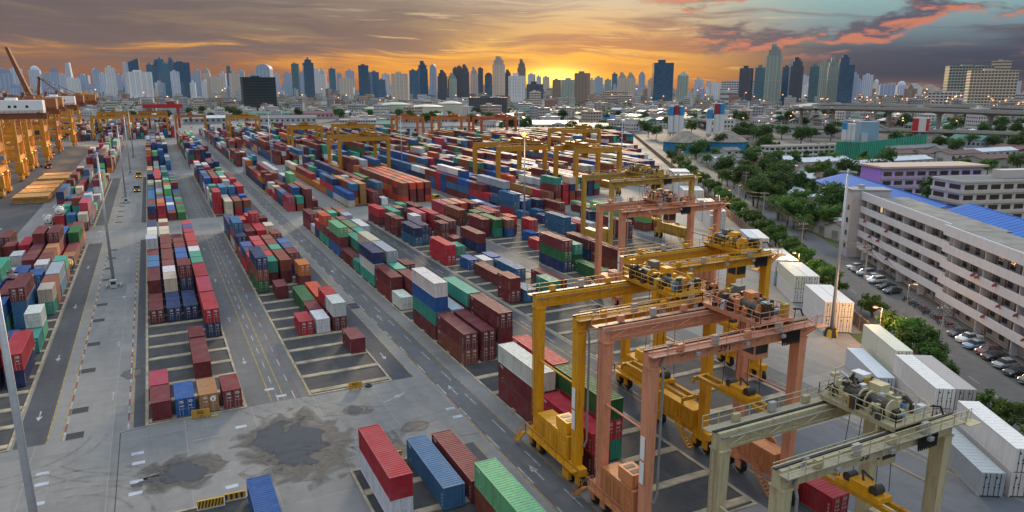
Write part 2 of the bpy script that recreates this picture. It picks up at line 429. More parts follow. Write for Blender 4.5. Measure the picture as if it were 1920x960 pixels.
struct(mk.build('yellow_lane_lines', YELLINE)); struct(wk.build('white_lane_markings', WHTLINE)); struct(rk.build('red_lane_markings', REDLINE))
pale = flat('pale_patch_paint', (.36,.39,.43), .6, .25, 1.0, world=True)
pk = MB()
for u, v in ((258,850),(260,868),(256,903),(254,925),(80,888),(78,908),(70,945),(505,730),(528,742),(845,766),(858,781),(435,912),(452,800)):
    a_ = G(u, v); w = 1.35; h = .75
    pk.sheet([(a_.x-w/2,a_.y-h/2),(a_.x+w/2,a_.y-h/2),(a_.x+w/2,a_.y+h/2),(a_.x-w/2,a_.y+h/2)], .011)
struct(pk.build('pale_floor_markers', pale))
crk = MB()
for p0, p1 in (((215,960),(226,812)),((226,812),(275,800)),((545,905),(600,898)),((860,818),(910,810))):
    a_, b_ = G(*p0), G(*p1); crk.bar((a_.x,a_.y,.004),(b_.x,b_.y,.004), .10, .008)
struct(crk.build('pavement_joints', DARK))

# standing water: soft edged damp halo with a dark wet core, laid as thin sheets whose edge dissolves
def wet_mat(name, core, thr0, thr1, rough, spec):
    t = NT(name); at = t.n('ShaderNodeVertexColor'); at.layer_name = 'Depth'; sp_ = t.n('ShaderNodeSeparateColor'); t.l(at.outputs[0], sp_.inputs[0])
    nz = t.noise(.30, 3, .5, t.pos(), dist=.9); n2 = t.noise(1.4, 4, .6, t.pos())
    dpt = t.math('ADD', sp_.outputs[0], t.math('MULTIPLY', t.math('SUBTRACT', nz, .5), 1.5)); m_ = t.ramp(dpt, thr0, thr1); t.nt.nodes[-1].clamp = True
    t.out(t.mix(t.ramp(n2, .35, .65), core, tuple(q*1.5 for q in core)), rough, 0, spec); tr_ = t.n('ShaderNodeBsdfTransparent'); mx_ = t.n('ShaderNodeMixShader')
    t.l(m_, mx_.inputs[0]); t.l(tr_.outputs[0], mx_.inputs[1]); t.l(t.b.outputs[0], mx_.inputs[2]); t.l(mx_.outputs[0], t.nt.nodes['Material Output'].inputs[0]); return t.mat
WET = wet_mat('wet_concrete', (.070,.064,.057), .10, .50, .5, .3); PUD = wet_mat('puddle_water', (.017,.021,.027), .42, .56, .26, .5)
def wet_sheet(name, cx, cy, rx, ry, z, mat):
    n, k = 28, 7; vs = [(cx,cy,z)]; dp = [1.0]
    for j in range(1, k+1):
        for i in range(n): a = 2*math.pi*i/n; vs.append((cx+rx*j/k*math.cos(a), cy+ry*j/k*math.sin(a), z)); dp.append(1-j/k)
    fs = [(0,1+i,1+(i+1)%n) for i in range(n)]+[(1+(j-1)*n+i, 1+j*n+i, 1+j*n+(i+1)%n, 1+(j-1)*n+(i+1)%n) for j in range(1,k) for i in range(n)]
    me = bpy.data.meshes.new(name); me.from_pydata(vs, [], fs); me.materials.append(mat); at = me.color_attributes.new('Depth', 'FLOAT_COLOR', 'POINT'); at.data.foreach_set('color', [q for d in dp for q in (d,d,d,1.0)]); me.update()
    return struct(link(name, me))
for i, (u, v, rx, ry) in enumerate(((556,832,7.0,10.5),(345,885,4.8,4.4),(672,768,2.0,1.9),(718,836,3.2,5.4),(290,900,2.2,1.0),(250,700,1.6,2.6),(775,800,2.2,1.6))):
    c_ = G(u, v); wet_sheet('damp_patch', c_.x, c_.y, rx*1.15, ry*1.12, .006+.0003*i, WET)
    if i < 5: wet_sheet('puddle', c_.x-.2, c_.y+.1, rx, ry, .0135+.0003*i, PUD)

# faint tyre tracks of turning trucks
t = NT('tyre_rubber_film'); nz = t.noise(.9, 4, .65, t.pos()); t.out((.045,.043,.042), .8, 0, .1); tr_ = t.n('ShaderNodeBsdfTransparent'); mx_ = t.n('ShaderNodeMixShader'); t.l(t.ramp(nz, .38, .78, 0, .30), mx_.inputs[0]); t.l(tr_.outputs[0], mx_.inputs[1]); t.l(t.b.outputs[0], mx_.inputs[2]); t.l(mx_.outputs[0], t.nt.nodes['Material Output'].inputs[0]); TRK = t.mat
def track(cx, cy, r, a0, a1, z):
    for dr in (0, 1.9):
        m = MB(); n = 24; vs = []
        for i in range(n+1): a = R(a0+(a1-a0)*i/n); vs += [(cx+(r+dr)*math.cos(a), cy+(r+dr)*math.sin(a), z), (cx+(r+dr+.42)*math.cos(a), cy+(r+dr+.42)*math.sin(a), z)]
        m.add(vs, [(2*i, 2*i+1, 2*i+3, 2*i+2) for i in range(n)]); struct(m.build('tyre_track', TRK))
for k, q in enumerate(((-13,77,7,-40,95),(-12,79,9,10,120),(-3,100,13,215,275),(22,105,14,200,268),(28,102,11,190,262),(9,75,9,25,100),(-20,101,9,270,350),(33,70,14,80,150),(14,70,12,60,130))): track(*q, .0150+.0002*k)
# drain covers in the middle road
grate_frame = MB(); gm_bars = MB().box(-1.0,1.0,-.95,.95,.0,.006)
for k in range(9): gm_bars.box(-.95+k*.22,-.84+k*.22,-.9,.9,.006,.022)
for a0 in ((-1.06,-1.0,-1.0,1.0),(1.0,1.06,-1.0,1.0),(-1.0,1.0,-1.0,-.95),(-1.0,1.0,.95,1.0)): grate_frame.box(*a0, 0, .026)
gmesh = gm_bars.mesh('drain_bars', flat('cast_iron', (.03,.03,.032), .6, .3, 4)); fmesh = grate_frame.mesh('drain_frame', STEELGREY)
for y in [100.3, 108.6, 124.6, 138, 152.6, 164, 186, 198, 210, 221, 268, 280, 292, 304, 316, 330, 345, 360, 376]:
    o = struct(link('drain_cover', gmesh, None, None, (-12.8, y, .004))); link('frame', fmesh, o)
for y in (139.0, 141.0):
    o = struct(link('drain_cover', gmesh, None, None, (33.4, y, .004))); link('frame', fmesh, o)

# container plots: dark bed, kerb, concrete bearer beams
beam_me = {}
def beam_mesh(w):
    if w not in beam_me:
        m = MB(); r = random.Random(int(w*10)); n = 6; vs = []
        for i in range(n+1):
            x = w*i/n; a = r.uniform(-.05,.05); b = r.uniform(-.05,.05); h = .11+r.uniform(-.015,.012)
            vs += [(x,-.55+a,0),(x,-.50+a,h),(x,.50+b,h),(x,.55+b,0)]
        fs = [(4*i+j, 4*i+4+j, 4*i+5+j, 4*i+1+j) for i in range(n) for j in range(3)]
        m.add(vs, [f[::-1] for f in fs]+[(0,1,2,3),(4*n+3,4*n+2,4*n+1,4*n)])
        beam_me[w] = m.mesh('bearer_beam', CONCD)
    return beam_me[w]
def plot(x0, x1, y0, y1, single_to=None, pitch=6.2):
    o = struct(MB().sheet([(x0,y0),(x1,y0),(x1,y1),(x0,y1)], .005).build('container_plot', PLOT))
    k = MB(); w = .32
    for a in ((x0-w,x0,y0-w,y1+w),(x1,x1+w,y0-w,y1+w),(x0,x1,y0-w,y0),(x0,x1,y1,y1+w)): k.box(*a, 0, .09)
    k.build('kerb', CONCD, o)
    y = y0+1.0; j = MB(); n = 0
    while y < y1-.5:
        if single_to and y < single_to: link('bearer_beam', beam_mesh(round(x1-x0-.1, 1)), o, None, (x0+.05, y, .006))
        else: j.box(x0+.05, x1-.05, y-.5, y+.5, .006, .1); n += 1
        y += pitch
    if n: struct(j.build('far_bearer_beams', CONCD, o), 'stuff')
plot(-44, -20.0, 99.6, 233, 200); plot(-4.3, 7.75, 99.6, 236, 150); plot(16.95, 28.75, 99.6, 236, 190); plot(40.9, 53.9, 50, 236, 170)
plot(-4.3, 7.75, 20, 75.6, 76); plot(16.95, 28.75, 20, 75.6, 76); plot(62.3, 78.7, 62, 236, 200); plot(85.2, 103.5, 105, 236, 190)
plot(108.6, 126, 150, 236)
for x0, x1 in ((-33,-20),(-4.3,7.75),(16.95,28.75),(40.9,53.9),(62.3,78.7),(83.2,103.5),(108.6,126),(131,148),(152.5,169),(174,190)):
    for y0, y1 in BLK[1:]:
        if fence_x(y0)-14 > x1: plot(x0, x1, y0, y1)
# ------------------------------------------------------------------ containers
CW, CH = 2.44, 2.59
COLS = {'M': ('maroon', (.155,.027,.030)), 'K': ('rust brown', (.20,.055,.032)), 'R': ('bright red', (.40,.022,.035)), 'P': ('pinkish red', (.37,.045,.075)),
        'N': ('navy blue', (.018,.036,.105)), 'B': ('royal blue', (.015,.085,.27)), 'A': ('steel blue', (.03,.13,.25)), 'T': ('sea green', (.035,.26,.185)),
        'G': ('dark green', (.025,.13,.040)), 'L': ('light green', (.13,.40,.17)), 'W': ('off-white', (.56,.56,.55)), 'S': ('pale grey', (.38,.42,.46)),
        'Y': ('beige', (.52,.44,.33)), 'O': ('orange', (.47,.135,.022)), 'F': ('tan', (.42,.20,.075)), 'V': ('vermilion', (.50,.065,.025))}
def corr_line(n, period, depth, l0):
    """trapezoid profile along a length: (position, inset)"""
    out = []
    for i in range(n):
        a = l0+i*period; out += [(a, 0), (a+period*.36, 0), (a+period*.5, depth), (a+period*.86, depth)]
    out.append((l0+n*period, 0)); return out
def container_body(m, Ln, near_door=True, merged=False, H=CH, smooth=False):
    p = .09
    # corner posts, rails
    for x in (0, CW-.13):
        for y in (0, Ln-.13): m.box(x, x+.13, y, y+.13, 0, H)
    for x in (0, CW-.10): m.box(x, x+.10, .13, Ln-.13, 0, .16, nob=True); m.box(x, x+.10, .13, Ln-.13, H-.10, H)
    for y in (0, Ln-.10): m.box(.13, CW-.13, y, y+.10, 0, .16); m.box(.13, CW-.13, y, y+.10, H-.12, H)
    per = .42; n = int((Ln-.3)/per); per = (Ln-.26)/n; pr = corr_line(n, per, 0.0 if smooth else .07, .13)
    k = len(pr)
    m.add([(.02+d, y, z) for y, d in pr for z in (.16, H-.1)], [(2*i+1, 2*i+3, 2*i+2, 2*i)[::-1] for i in range(k-1)])
    m.add([(CW-.02-d, y, z) for y, d in pr for z in (.16, H-.1)], [(2*i, 2*i+2, 2*i+3, 2*i+1)[::-1] for i in range(k-1)])
    rp = corr_line(n, per, 0.0 if smooth else .035, .13)
    m.add([(x, y, H-.012-d) for y, d in rp for x in (.10, CW-.10)], [(2*i, 2*i+1, 2*i+3, 2*i+2) for i in range(k-1)])
    # blank corrugated end(s)
    ends = ([Ln] if near_door else [0])
    for ye in ends:
        s = 1 if ye == 0 else -1
        q = corr_line(6, (CW-.26)/6, .06, .13); k2 = len(q)
        f = [(2*i, 2*i+2, 2*i+3, 2*i+1) for i in range(k2-1)]
        m.add([(x, ye+s*(.02+d), z) for x, d in q for z in (.16, H-.12)], f if s > 0 else [t[::-1] for t in f])
    m.add([(.1,.1,.14),(CW-.1,.1,.14),(CW-.1,Ln-.1,.14),(.1,Ln-.1,.14)], [(3,2,1,0)])
def door_leaf(m, x0, x1, H=CH):
    m.box(x0, x1, .035, .075, .17, H-.13)
    for z in (.17, .92, 1.62, H-.22): m.box(x0+.03, x1-.03, .018, .04, z, z+.09)
    for x in (x0+.0, x1-.06): m.box(x, x+.06, .015, .04, .17, H-.13)
def door_rods(m, x0, x1, H=CH, mi=0):
    for f in (.30, .68):
        x = x0+(x1-x0)*f; m.cyl((x, -.015, .08), (x, -.015, H-.06), .024, 6, mi=mi)
        m.box(x-.05, x+.05, -.03, .02, 1.02, 1.12, mi=mi); m.box(x-.02, x+.30, -.045, -.02, 1.02, 1.07, mi=mi)
def door_marks(m, x0, x1, seed, mi):
    r = random.Random(seed)
    for z in (2.12, 1.92, 1.42):
        w = r.uniform(.3, .55); x = x0+.42; m.box(x, min(x+w, x1-.1), .010, .016, z, z+.10, mi=mi)
def side_marks(m, Ln, mi):
    r = random.Random(int(Ln*10))
    for xs, xe in ((-.012,-.004), (CW+.004, CW+.012)):
        for z, w in ((2.22,1.1),(2.04,.7),(.55,.35)): m.box(xs, xe, Ln-1.6, Ln-1.6+w, z, z+.11, mi=mi)
        for z in (.35,.75,1.15,1.55): m.box(xs, xe, .35, .50, z, z+.26, mi=mi)
RODM = flat('door_rod_galvanised', (.40,.38,.36), .5, .2, 4)
body_me, one_me, door_me, rod_me, mark_me = {}, {}, {}, {}, {}
for Ln in (6.06, 12.19):
    for nd in (True, False):
        m = MB(); container_body(m, Ln, nd); body_me[Ln, nd] = m.mesh('container_body', P_BOX)
        m = MB(); container_body(m, Ln, nd)
        if nd:
            for a, b in ((.13, 1.21), (1.23, 2.31)): door_leaf(m, a, b); door_rods(m, a, b, mi=1)
            door_marks(m, .13, 1.21, 5, 1); door_marks(m, 1.23, 2.31, 6, 1)
        side_marks(m, Ln, 1)
        one_me[Ln, nd] = m.mesh('container', [P_BOX, RODM])
for i, (a, b) in enumerate(((.13, 1.21), (1.23, 2.31))):
    m = MB(); door_leaf(m, a, b); door_me[i] = m.mesh('door', P_BOX)
    m = MB(); door_rods(m, a, b); rod_me[i] = m.mesh('lock_rods', RODM)
    m = MB(); door_marks(m, a, b, 5+i, 0); mark_me[i] = m.mesh('stencil_marks', WHITE)
side_me = {}
for Ln in (6.06, 12.19): m = MB(); side_marks(m, Ln, 0); side_me[Ln] = m.mesh('side_stencils', flat('stencil_white', (.50,.49,.47), .7, .3, 3) if 'stencil_white' not in MATS else MATS['stencil_white'])
cast = MB()
for x in (-.012, CW-.16):
    for z in (-.0, CH-.118): cast.box(x, x+.172, -.012, .16, z, z+.12)
cast_me = cast.mesh('corner_castings', P_BOX)

STACKS = []      # (blockname, slot, bay, x, y, length, colours)
def put_stack(block, slot, bay, x, y, n40, cols): STACKS.append((block, slot, bay, x, y, 12.19 if n40 else 6.06, cols))
def hand(block, xs, y0, spec):
    for slot, items in enumerate(spec):
        for it in items.split():
            b, ln, c = it.split(':')
            put_stack(block, slot, float(b), xs[slot], y0+float(b)*6.5, ln == '4', c)
BX = [-3.9, -.9, 2.1, 5.1]; CX = [17.2, 20.2, 23.2, 26.2]; EX = [41.2, 44.3, 47.4, 50.5]
FX = [62.9, 66.0, 69.1, 72.2, 75.6]; GX = [85.6, 88.7, 91.8, 94.9, 98.0]; HX = [109.2, 112.3, 115.4, 118.5, 121.6]
AX = [-42.0, -38.9, -35.8, -32.7, -29.5, -26.3, -23.1]
hand('block behind the BB board', BX, 100, [
    '0:2:M 1:2:P 7:4:M 9:4:MM 11:2:NA 12:2:MA 13:2:MM 14:2:MMW 15:4:NB 17:2:MY 18:2:MW 19:4:WN',
    '0:2:B 7:4:N 9:2:YY 10:2:YW 11:2:MM 12:4:NM 14:2:NM 15:4:MM 17:2:MY 18:2:YY 19:2:MM 20:2:YY',
    '0:2:F 2:4:M 4:2:M 7:4:N 9:2:NNM 10:2:MM 11:2:MM 12:2:MB 13:2:MB 14:2:KM 15:2:KM 16:2:K 18:2:M',
    '0:2:M 5:4:NR 7:4:MP 9:4:MR 11:2:WT 12:2:MT 13:2:MW 14:2:NR 15:4:BR 17:2:MR 18:2:MB 19:2:MR'])
hand('block behind the BD board', CX, 100, [
    '9:4:GKN 11:2:MR 12:2:RN 13:2:RB 14:2:K 15:2:KN 16:4:SKA 18:2:MN 19:2:AN 20:2:AN',
    '4:2:R 8:2:M 10:2:MT 11:2:TR 12:2:RM 13:2:MR 14:2:MP 15:2:M 16:2:MM 17:2:MM 19:2:MR',
    '4:2:W 5:2:M 6:4:G 10:4:MK 12:2:TT 13:2:MM 14:2:MK 15:2:K 16:4:MR 18:2:MRR 20:2:MR',
    '2:2:M 4:2:MW 5:2:MR 6.3:4:V 9:2:MO 11:2:NM 12:2:MN 13:2:KB 15:2:KK 17:2:MY 19:2:MM'])
hand('long row under the yellow cranes', EX, 61, [
    '0.2:4:MR 2.15:4:MMW 6:4:KM 8:4:MTBW 11:2:W 12:4:MM 14:4:TWN 16:2:T 17:4:M 19:4:BML 21:2:TM 22:2:TKV 23:2:NR 24:2:S 25:4:MM',
    '0.5:4:TRG 2.45:4:MMR 6:4:MM 8:4:MS 10:2:M 11:4:MM 13:2:MT 14:4:TTS 16:4:TTY 18:4:KT 20:2:MM 21:4:GG 23:2:SM 25:2:MV',
    '6:4:WMM 8:4:MMT 11:2:T 13:2:K 15:2:M 17:2:MT 19:4:MT 21:4:MG 23:2:MM 25:2:MT 26:2:MK',
    '15:2:M 17:2:Y 21:4:MW 24:2:TS 25:2:MK 26:2:MM'])
hand('sparse row beside the long crane row', FX, 61, [
    '10.2:2:MM 15.7:4:RR 19.5:4:AN 22:2:MM 23:2:MM 25:4:MR',
    '10:2:A 12.3:4:M 14.6:2:B 18:2:K 20:4:AN 22.5:2:M 24:4:KT',
    '9.3:2:MT 14.3:2:W 17:2:T 21:2:M 22.4:2:NW 25:2:TM',
    '12.6:4:A 14.7:2:B 18.5:2:M 20:2:KM 23:4:MP 26:2:MT',
    '10.6:4:M 17.2:4:NM 20.4:4:MM 22.6:4:RR 25:4:BM'])
hand('row right of the sparse one', GX, 100, [
    '6.8:4:NGM 14.1:4:MM 17:4:MK 19:4:RP',
    '5:4:G 13.8:4:TG 16:2:NG 18:2:G 19:4:RM',
    '7.6:4:GT 10.5:2:R 13.5:2:BK 15.6:4:MM 19:4:BV',
    '9:2:G 10.4:2:R 12:2:B 14.2:2:KV 16:4:NR 18.6:4:MM',
    '6:4:KM 8:4:NM 11:2:V 13:2:RR 17:4:BB 19:2:MW'])
hand('steel blue row near the grey mast', HX, 150, [
    '5.2:4:AA 9.4:2:A 10.5:4:RAA 12.5:2:KA',
    '5.5:2:A 8:2:N 10.5:4:NB 12.5:2:AA',
    '5.4:4:R 7.5:2:F 9.5:2:A 11:4:AA',
    '5.2:4:W 8:4:K 10.5:2:MN 12:2:MM',
    '3:4:MM 6:2:AN 9:4:KM 11.5:2:L'])
hand('near pair of plots by the puddles', [5.3, 17.8, 23.5, 26.7], 63.3, ['-0.15:4:B', '0.03:4:WR', '0:4:A', '-2:4:KL 0:4:M'])
hand('left edge block', AX, 100, [
    '9:4:MM 12:4:AT 15:4:RM 18:2:MN', '8:4:RM 11:4:TA 13:4:MY 16:2:MK 19:4:MM', '5:4:NR 8:2:OT 10:4:BN 13:4:MK 17:2:MM',
    '6:4:MO 9:4:TB 11:4:TBT 14:2:W 15:2:TW 17:4:MR', '3.4:4:NP 6.2:2:MO 8:2:TB 9.2:4:AM 11.3:4:NB 14:2:YM 15:2:MM 16:2:YM 17:4:MBM', '3.2:4:NR 5.8:2:B 8.2:4:AAM 11.4:2:AB 13:2:MW 14:2:RM 15:2:MK 16:2:MF 17:4:RMM 19:4:MB',
    '3.3:4:NR 5.7:2:T 6.7:2:TW 9.3:2:TY 10.3:2:KK 11.4:4:AS 13.4:2:KT 16:2:F 17:4:M 19:4:MG 20.9:2:OM'])
rng = random.Random(5)
PAL = 'MMMMMMMMMMMKKKKRRPNNNNBBBAAATTTGLWWWSSYYOF'
def rows(block, xs, y0, y1, pal=PAL, hmax=3, dens=.92, p40=.45, hmin=1, tops=None, wave=None):
    y = y0+.3; bay = 0
    for s, x in enumerate(xs):
        y = y0+.3+rng.uniform(0, .4); h = rng.randint(hmin, hmax); bay = 0; keep = [rng.choice(pal) for _ in range(5)]
        while y < y1-6.1:
            l40 = rng.random() < p40 and y < y1-12.3; ln = 12.19 if l40 else 6.06
            if rng.random() < .45: h = rng.randint(hmin, hmax)
            if rng.random() < dens:
                run = rng.random() < .25; c0 = rng.choice(pal)
                for j in range(5):
                    if rng.random() < .45: keep[j] = rng.choice(pal)
                cs = ''.join(c0 if run else keep[j] for j in range(h))
                if tops: cs = cs[:-1]+rng.choice(tops)
                put_stack(block, s, bay, x, y, l40, cs)
            y += ln+.4; bay += 2 if l40 else 1
def sx(x0, n, p=3.1): return [x0+i*p for i in range(n)]
rows('second block of the left column', sx(-32.4, 4), 262.5, 404, hmax=3, hmin=1, dens=.9, p40=.2)
rows('second block of the BB column', BX, 262.5, 404, hmax=2, hmin=1, dens=.97, p40=.25, pal=PAL+'WWYY')
rows('second block of the BD column', CX, 262.5, 404, hmax=3, hmin=2, dens=.9, p40=.25, pal=PAL+'RRAN')
rows('second block of the long crane row', EX, 262.5, 404, hmax=3, dens=.85, p40=.5)
rows('second block of the sparse row', FX, 262.5, 404, hmax=3, dens=.85, p40=.35)
rows('red and orange block by the far gantry', sx(84.0, 4), 263, 330, hmax=3, hmin=3, dens=1, p40=.5, pal='MMKKRVVOMNY', tops='VKRKVK')
rows('second block right of the sparse row', sx(84.0, 5), 332, 404, hmax=4, dens=.92, p40=.5, hmin=2)
rows('tall blue block behind the grey mast', HX[:4], 231.5, 404, hmax=4, hmin=2, dens=.96, p40=.6, pal='AABBBNMMRKAAWS')
rows('tall mixed block beyond the steel blue row', sx(131.0, 5), 232, 404, hmax=4, hmin=2, dens=.95, p40=.7, pal=PAL+'RRVNAB')
rows('row behind the peach gantry', sx(131.0, 3), 176, 228, hmax=2, hmin=1, dens=.5, p40=.6, pal='KKMABL')
rows('pale block near the street fence', sx(152.5, 4), 248, 404, hmax=4, hmin=3, dens=.95, p40=.8, pal='MMKRNWSTAM')
rows('pale block along the far fence', sx(174.0, 4), 285, 404, hmax=3, hmin=2, dens=.95, p40=.8, pal='WSYMMKRAN')
for nm, xs in (('left column', sx(-32.4, 4)), ('BB column', BX), ('BD column', CX), ('crane row', EX), ('sparse row', FX), ('right column', sx(84, 5)), ('blue column', HX), ('tall column', sx(131, 5)), ('pale column', sx(152.5, 4)), ('fence column', sx(174, 4))):
    rows('third block of the '+nm, xs, 430.5, 640 if xs[0] < 40 else 770 if xs[0] < 130 else 690, hmax=4, hmin=2, dens=.93, p40=.45, pal=PAL+('W' if 'pale' in nm or 'fence' in nm else ''))
for i, x0 in enumerate(range(196, 400, 18)):
    yf = 78.3+(x0+12+15-110.4)/.613
    if yf < 400: rows('pale rows behind the yellow gantries', sx(x0, 5), max(262, yf), 404, hmax=3, hmin=2, dens=.95, p40=.8, pal='WSYMMMRKNTAB')
    if yf < 560: rows('pale rows before the orange gantries', sx(x0, 5), max(430, yf), 575-i*4, hmax=4, hmin=2, dens=.93, p40=.7, pal=PAL)
for i, x0 in enumerate((-150, -128, -106, -84, -62, -40, -18, 4)):
    rows('yard beyond the white barrier', sx(x0, 5, 3.0), 700+abs(i-4)*6, 1000, hmax=4, hmin=2, dens=.95, p40=.4)

# which faces of each container are open to view
occ = []
for (bl, s, b, x, y, ln, cs) in STACKS:
    for k in range(len(cs)): occ.append((x, y, ln, k))
import collections
cell = collections.defaultdict(list)
for o_ in occ: cell[int(o_[1]//14)].append(o_)
def covered(x, y, k):
    for cy in (int(y//14)-1, int(y//14)):
        for (ox, oy, ol, ok) in cell.get(cy, ()):
            if ok == k and ox-.05 <= x <= ox+CW+.05 and oy-.05 <= y <= oy+ol+.05: return True
    return False
items = []
for (bl, s, b, x, y, ln, cs) in STACKS:
    d = math.hypot(x+1.2, y+ln/2)
    for k, c in enumerate(cs):
        z = k*CH; dep = (CAM_H-z)/d; sc = 0.0
        if k == len(cs)-1: sc += CW*ln*dep
        if not covered(x+1.2, y-1.2, k): sc += CW*CH*(y/d)
        sid = x-1.6 if x > 0 else x+CW+1.6
        for f in (.15, .5, .85):
            if not covered(sid, y+ln*f, k): sc += ln*CH*abs(x)/d*.33
        items.append((sc/d**2, bl, s, b, x, y, z, ln, c, k, len(cs)))
items.sort(key=lambda q: -q[0])
far = MB(); cnt = 0; seen = {}
LV = ['bottom', 'second', 'third', 'fourth']
NIND, NDET = 300, 110
rc = random.Random(9)
def add_far(m, x, y, z, ln, col, door):
    e = .02
    m.box(x, x+CW, y, y+ln, z+.03, z+CH-.03, 0, col, nob=True)
    if door:
        for f in (.22, .42, .60, .80): m.box(x+CW*f-.03, x+CW*f+.03, y-.04, y, z+.15, z+CH-.15, 0, tuple(min(1, q*1.5+.10) for q in col))
for q in items:
    sc, bl, s, b, x, y, z, ln, c, k, n = q
    cname, col = COLS[c]; v = rc.uniform(.82, 1.18); col = tuple(min(.8, a*v*rc.uniform(.93,1.07)) for a in col)
    door = rc.random() < .55
    if cnt < NIND and sc > 0:
        cnt += 1
        lab = '%s %s container, %s %s, %s, in %s' % (cname, 'long' if ln > 7 else 'short', ORD[int(s)]+' line', ORD[max(0, int(round(b)))]+' bay', LV[k]+' level', bl)
        w = lab.split()
        if len(w) > 16: lab = lab.replace(' container', ' box'); w = lab.split()
        if len(w) > 16: lab = ' '.join(w[:16])
        if lab in seen: seen[lab] += 1; lab = lab.replace(' line', ' line, farther copy') if len(w) < 15 else lab
        seen.setdefault(lab, 0)
        loc = (x+rc.uniform(-.05,.05), y+rc.uniform(-.06,.06), z+.13 if k == 0 else z+.13)
        if cnt <= NDET:
            o = link('shipping_container', body_me[ln, door], None, col, loc); tag(o, lab, 'container', 'stacked shipping containers')
            if door:
                for i in (0, 1):
                    dd = link('door', door_me[i], o, col); link('lock_rods', rod_me[i], dd, col); struct(link('stencil_marks', mark_me[i], dd), 'stuff')
            if rc.random() < .6: struct(link('side_stencils', side_me[ln], o), 'stuff')
            struct(link('corner_castings', cast_me, o, tuple(a*.8 for a in col)), 'stuff')
        else:
            o = link('shipping_container', one_me[ln, door], None, col, loc); tag(o, lab, 'container', 'stacked shipping containers')
    else:
        add_far(far, x, y, z+.13, ln, col, door)
struct(far.build('more_shipping_containers', P_BOXA), 'stuff')
print('containers', len(items), 'individual', cnt)

o = link('shipping_container', one_me[6.06, True], None, (.30,.02,.03), (58.6, 44.0, .02)); tag(o, 'lone red short container on the ground seen between the cream crane legs', 'container', 'stacked shipping containers')
# tank containers: a white drum in a steel frame
def tank(label, x, y, z, col, fcol):
    o = thing('tank_container', label, 'container', (x, y, z+.13), 0, 'tank containers')
    f = MB()
    for xx in (0, CW-.12):
        for yy in (0, 5.94): f.box(xx, xx+.12, yy, yy+.12, 0, CH)
        for zz in (0, CH-.12): f.box(xx, xx+.12, .12, 5.94, zz, zz+.12)
    for yy in (0, 5.94):
        for zz in (0, CH-.12): f.box(.12, CW-.12, yy, yy+.12, zz, zz+.12)
    f.build('frame', P_STEEL, o, fcol)
    d = MB(); pr = [(0,.25),(.55,.28),(.95,.42),(1.12,.75),(1.12,5.3),(.95,5.65),(.55,5.8),(0,5.82)]
    n = 18; vs = [(CW/2+r*math.cos(2*math.pi*i/n), yy, CH/2+r*math.sin(2*math.pi*i/n)) for r, yy in pr for i in range(n)]
    d.add(vs, [(j*n+i, j*n+(i+1)%n, (j+1)*n+(i+1)%n, (j+1)*n+i) for j in range(len(pr)-1) for i in range(n)])
    d.build('drum', P_PLAIN, o, col, smooth=True)
    h = MB().cyl((CW/2, .2, CH/2), (CW/2, .30, CH/2), .32, 12); h.build('end_hatch', STEELGREY, o)
    MB().box(CW/2-.25, CW/2+.25, 1.0, 5.0, CH-.13, CH-.08).build('walkway', GALV, o)
tank('white tank container on a rust box, front left corner of far stack', -32.5, 255.8, CH, (.66,.63,.58), (.5,.5,.48))
tank('white tank container on top of the bright red box', -29.4, 255.6, CH*2, (.68,.66,.62), (.5,.5,.48))
tank('white tank container on the ground below the rust box', -32.5, 249.3, 0, (.64,.60,.52), (.30,.28,.26))
tank('yellow tank container in blue frame at the lane edge', -23.0, 197.5, .0, (.50,.30,.05), (.03,.07,.2))
for x, y, c in ((-32.5, 255.8, 'K'), (-29.4, 255.6, 'R'), (-26.3, 255.7, 'O'), (-23.2, 255.5, 'M')):
    for lev in ((0,) if c == 'K' else (0, 1) if c == 'R' else (0, 1)):
        cc = {'O': 'OA', 'M': 'MY', 'R': 'RR', 'K': 'K'}[c][lev]
        o = link('shipping_container', one_me[6.06, lev == 0], None, COLS[cc][1], (x, y, lev*CH+.13))
        tag(o, '%s short container, %s level, beside the white tank containers' % (COLS[cc][0], LV[lev]), 'container', 'stacked shipping containers')

# ------------------------------------------------------------------ refrigerated containers along the fence
RH = 2.9
def reefer_meshes():
    b = MB(); Ln = 12.19
    for x in (0, CW-.12):
        for y in (0, Ln-.12): b.box(x, x+.12, y, y+.12, 0, RH)
    b.box(.02, CW-.02, .06, Ln-.02, .12, RH-.02)
    for x in (-.004, CW-.136): b.box(x, x+.14, .12, Ln-.12, 0, .14); b.box(x, x+.14, .12, Ln-.12, RH-.12, RH+.004)
    for i in range(1, 24): y = i*Ln/24; b.box(.004, .03, y-.05, y+.05, .14, RH-.12); b.box(CW-.03, CW-.004, y-.05, y+.05, .14, RH-.12)
    for i in range(1, 16): y = i*Ln/16; b.box(.12, CW-.12, y-.04, y+.04, RH-.02, RH-.002)
    d = []
    for x0, x1 in ((.13, 1.21), (1.23, 2.31)):
        m = MB(); m.box(x0, x1, .015, .06, .16, RH-.12)
        for z in (.3, 1.0, 1.75, 2.5): m.box(x0, x0+.10, -.01, .02, z, z+.10); m.box(x1-.10, x1, -.01, .02, z, z+.10)
        r = MB()
        for f in (.28, .72):
            x = x0+(x1-x0)*f; r.cyl((x,-.03,.1),(x,-.03,RH-.06),.028,6); r.box(x-.07,x+.07,-.05,.02,1.1,1.25)
        r.box(x0+.3,x0+.5,.005,.016,2.2,2.45); r.box(x0+.62,x0+.82,.005,.016,1.5,1.62)
        d.append((m.mesh('door', P_PLAIN), r.mesh('lock_rods', DARK)))
    return b.mesh('reefer_body', P_PLAIN), d
RB, RD = reefer_meshes()
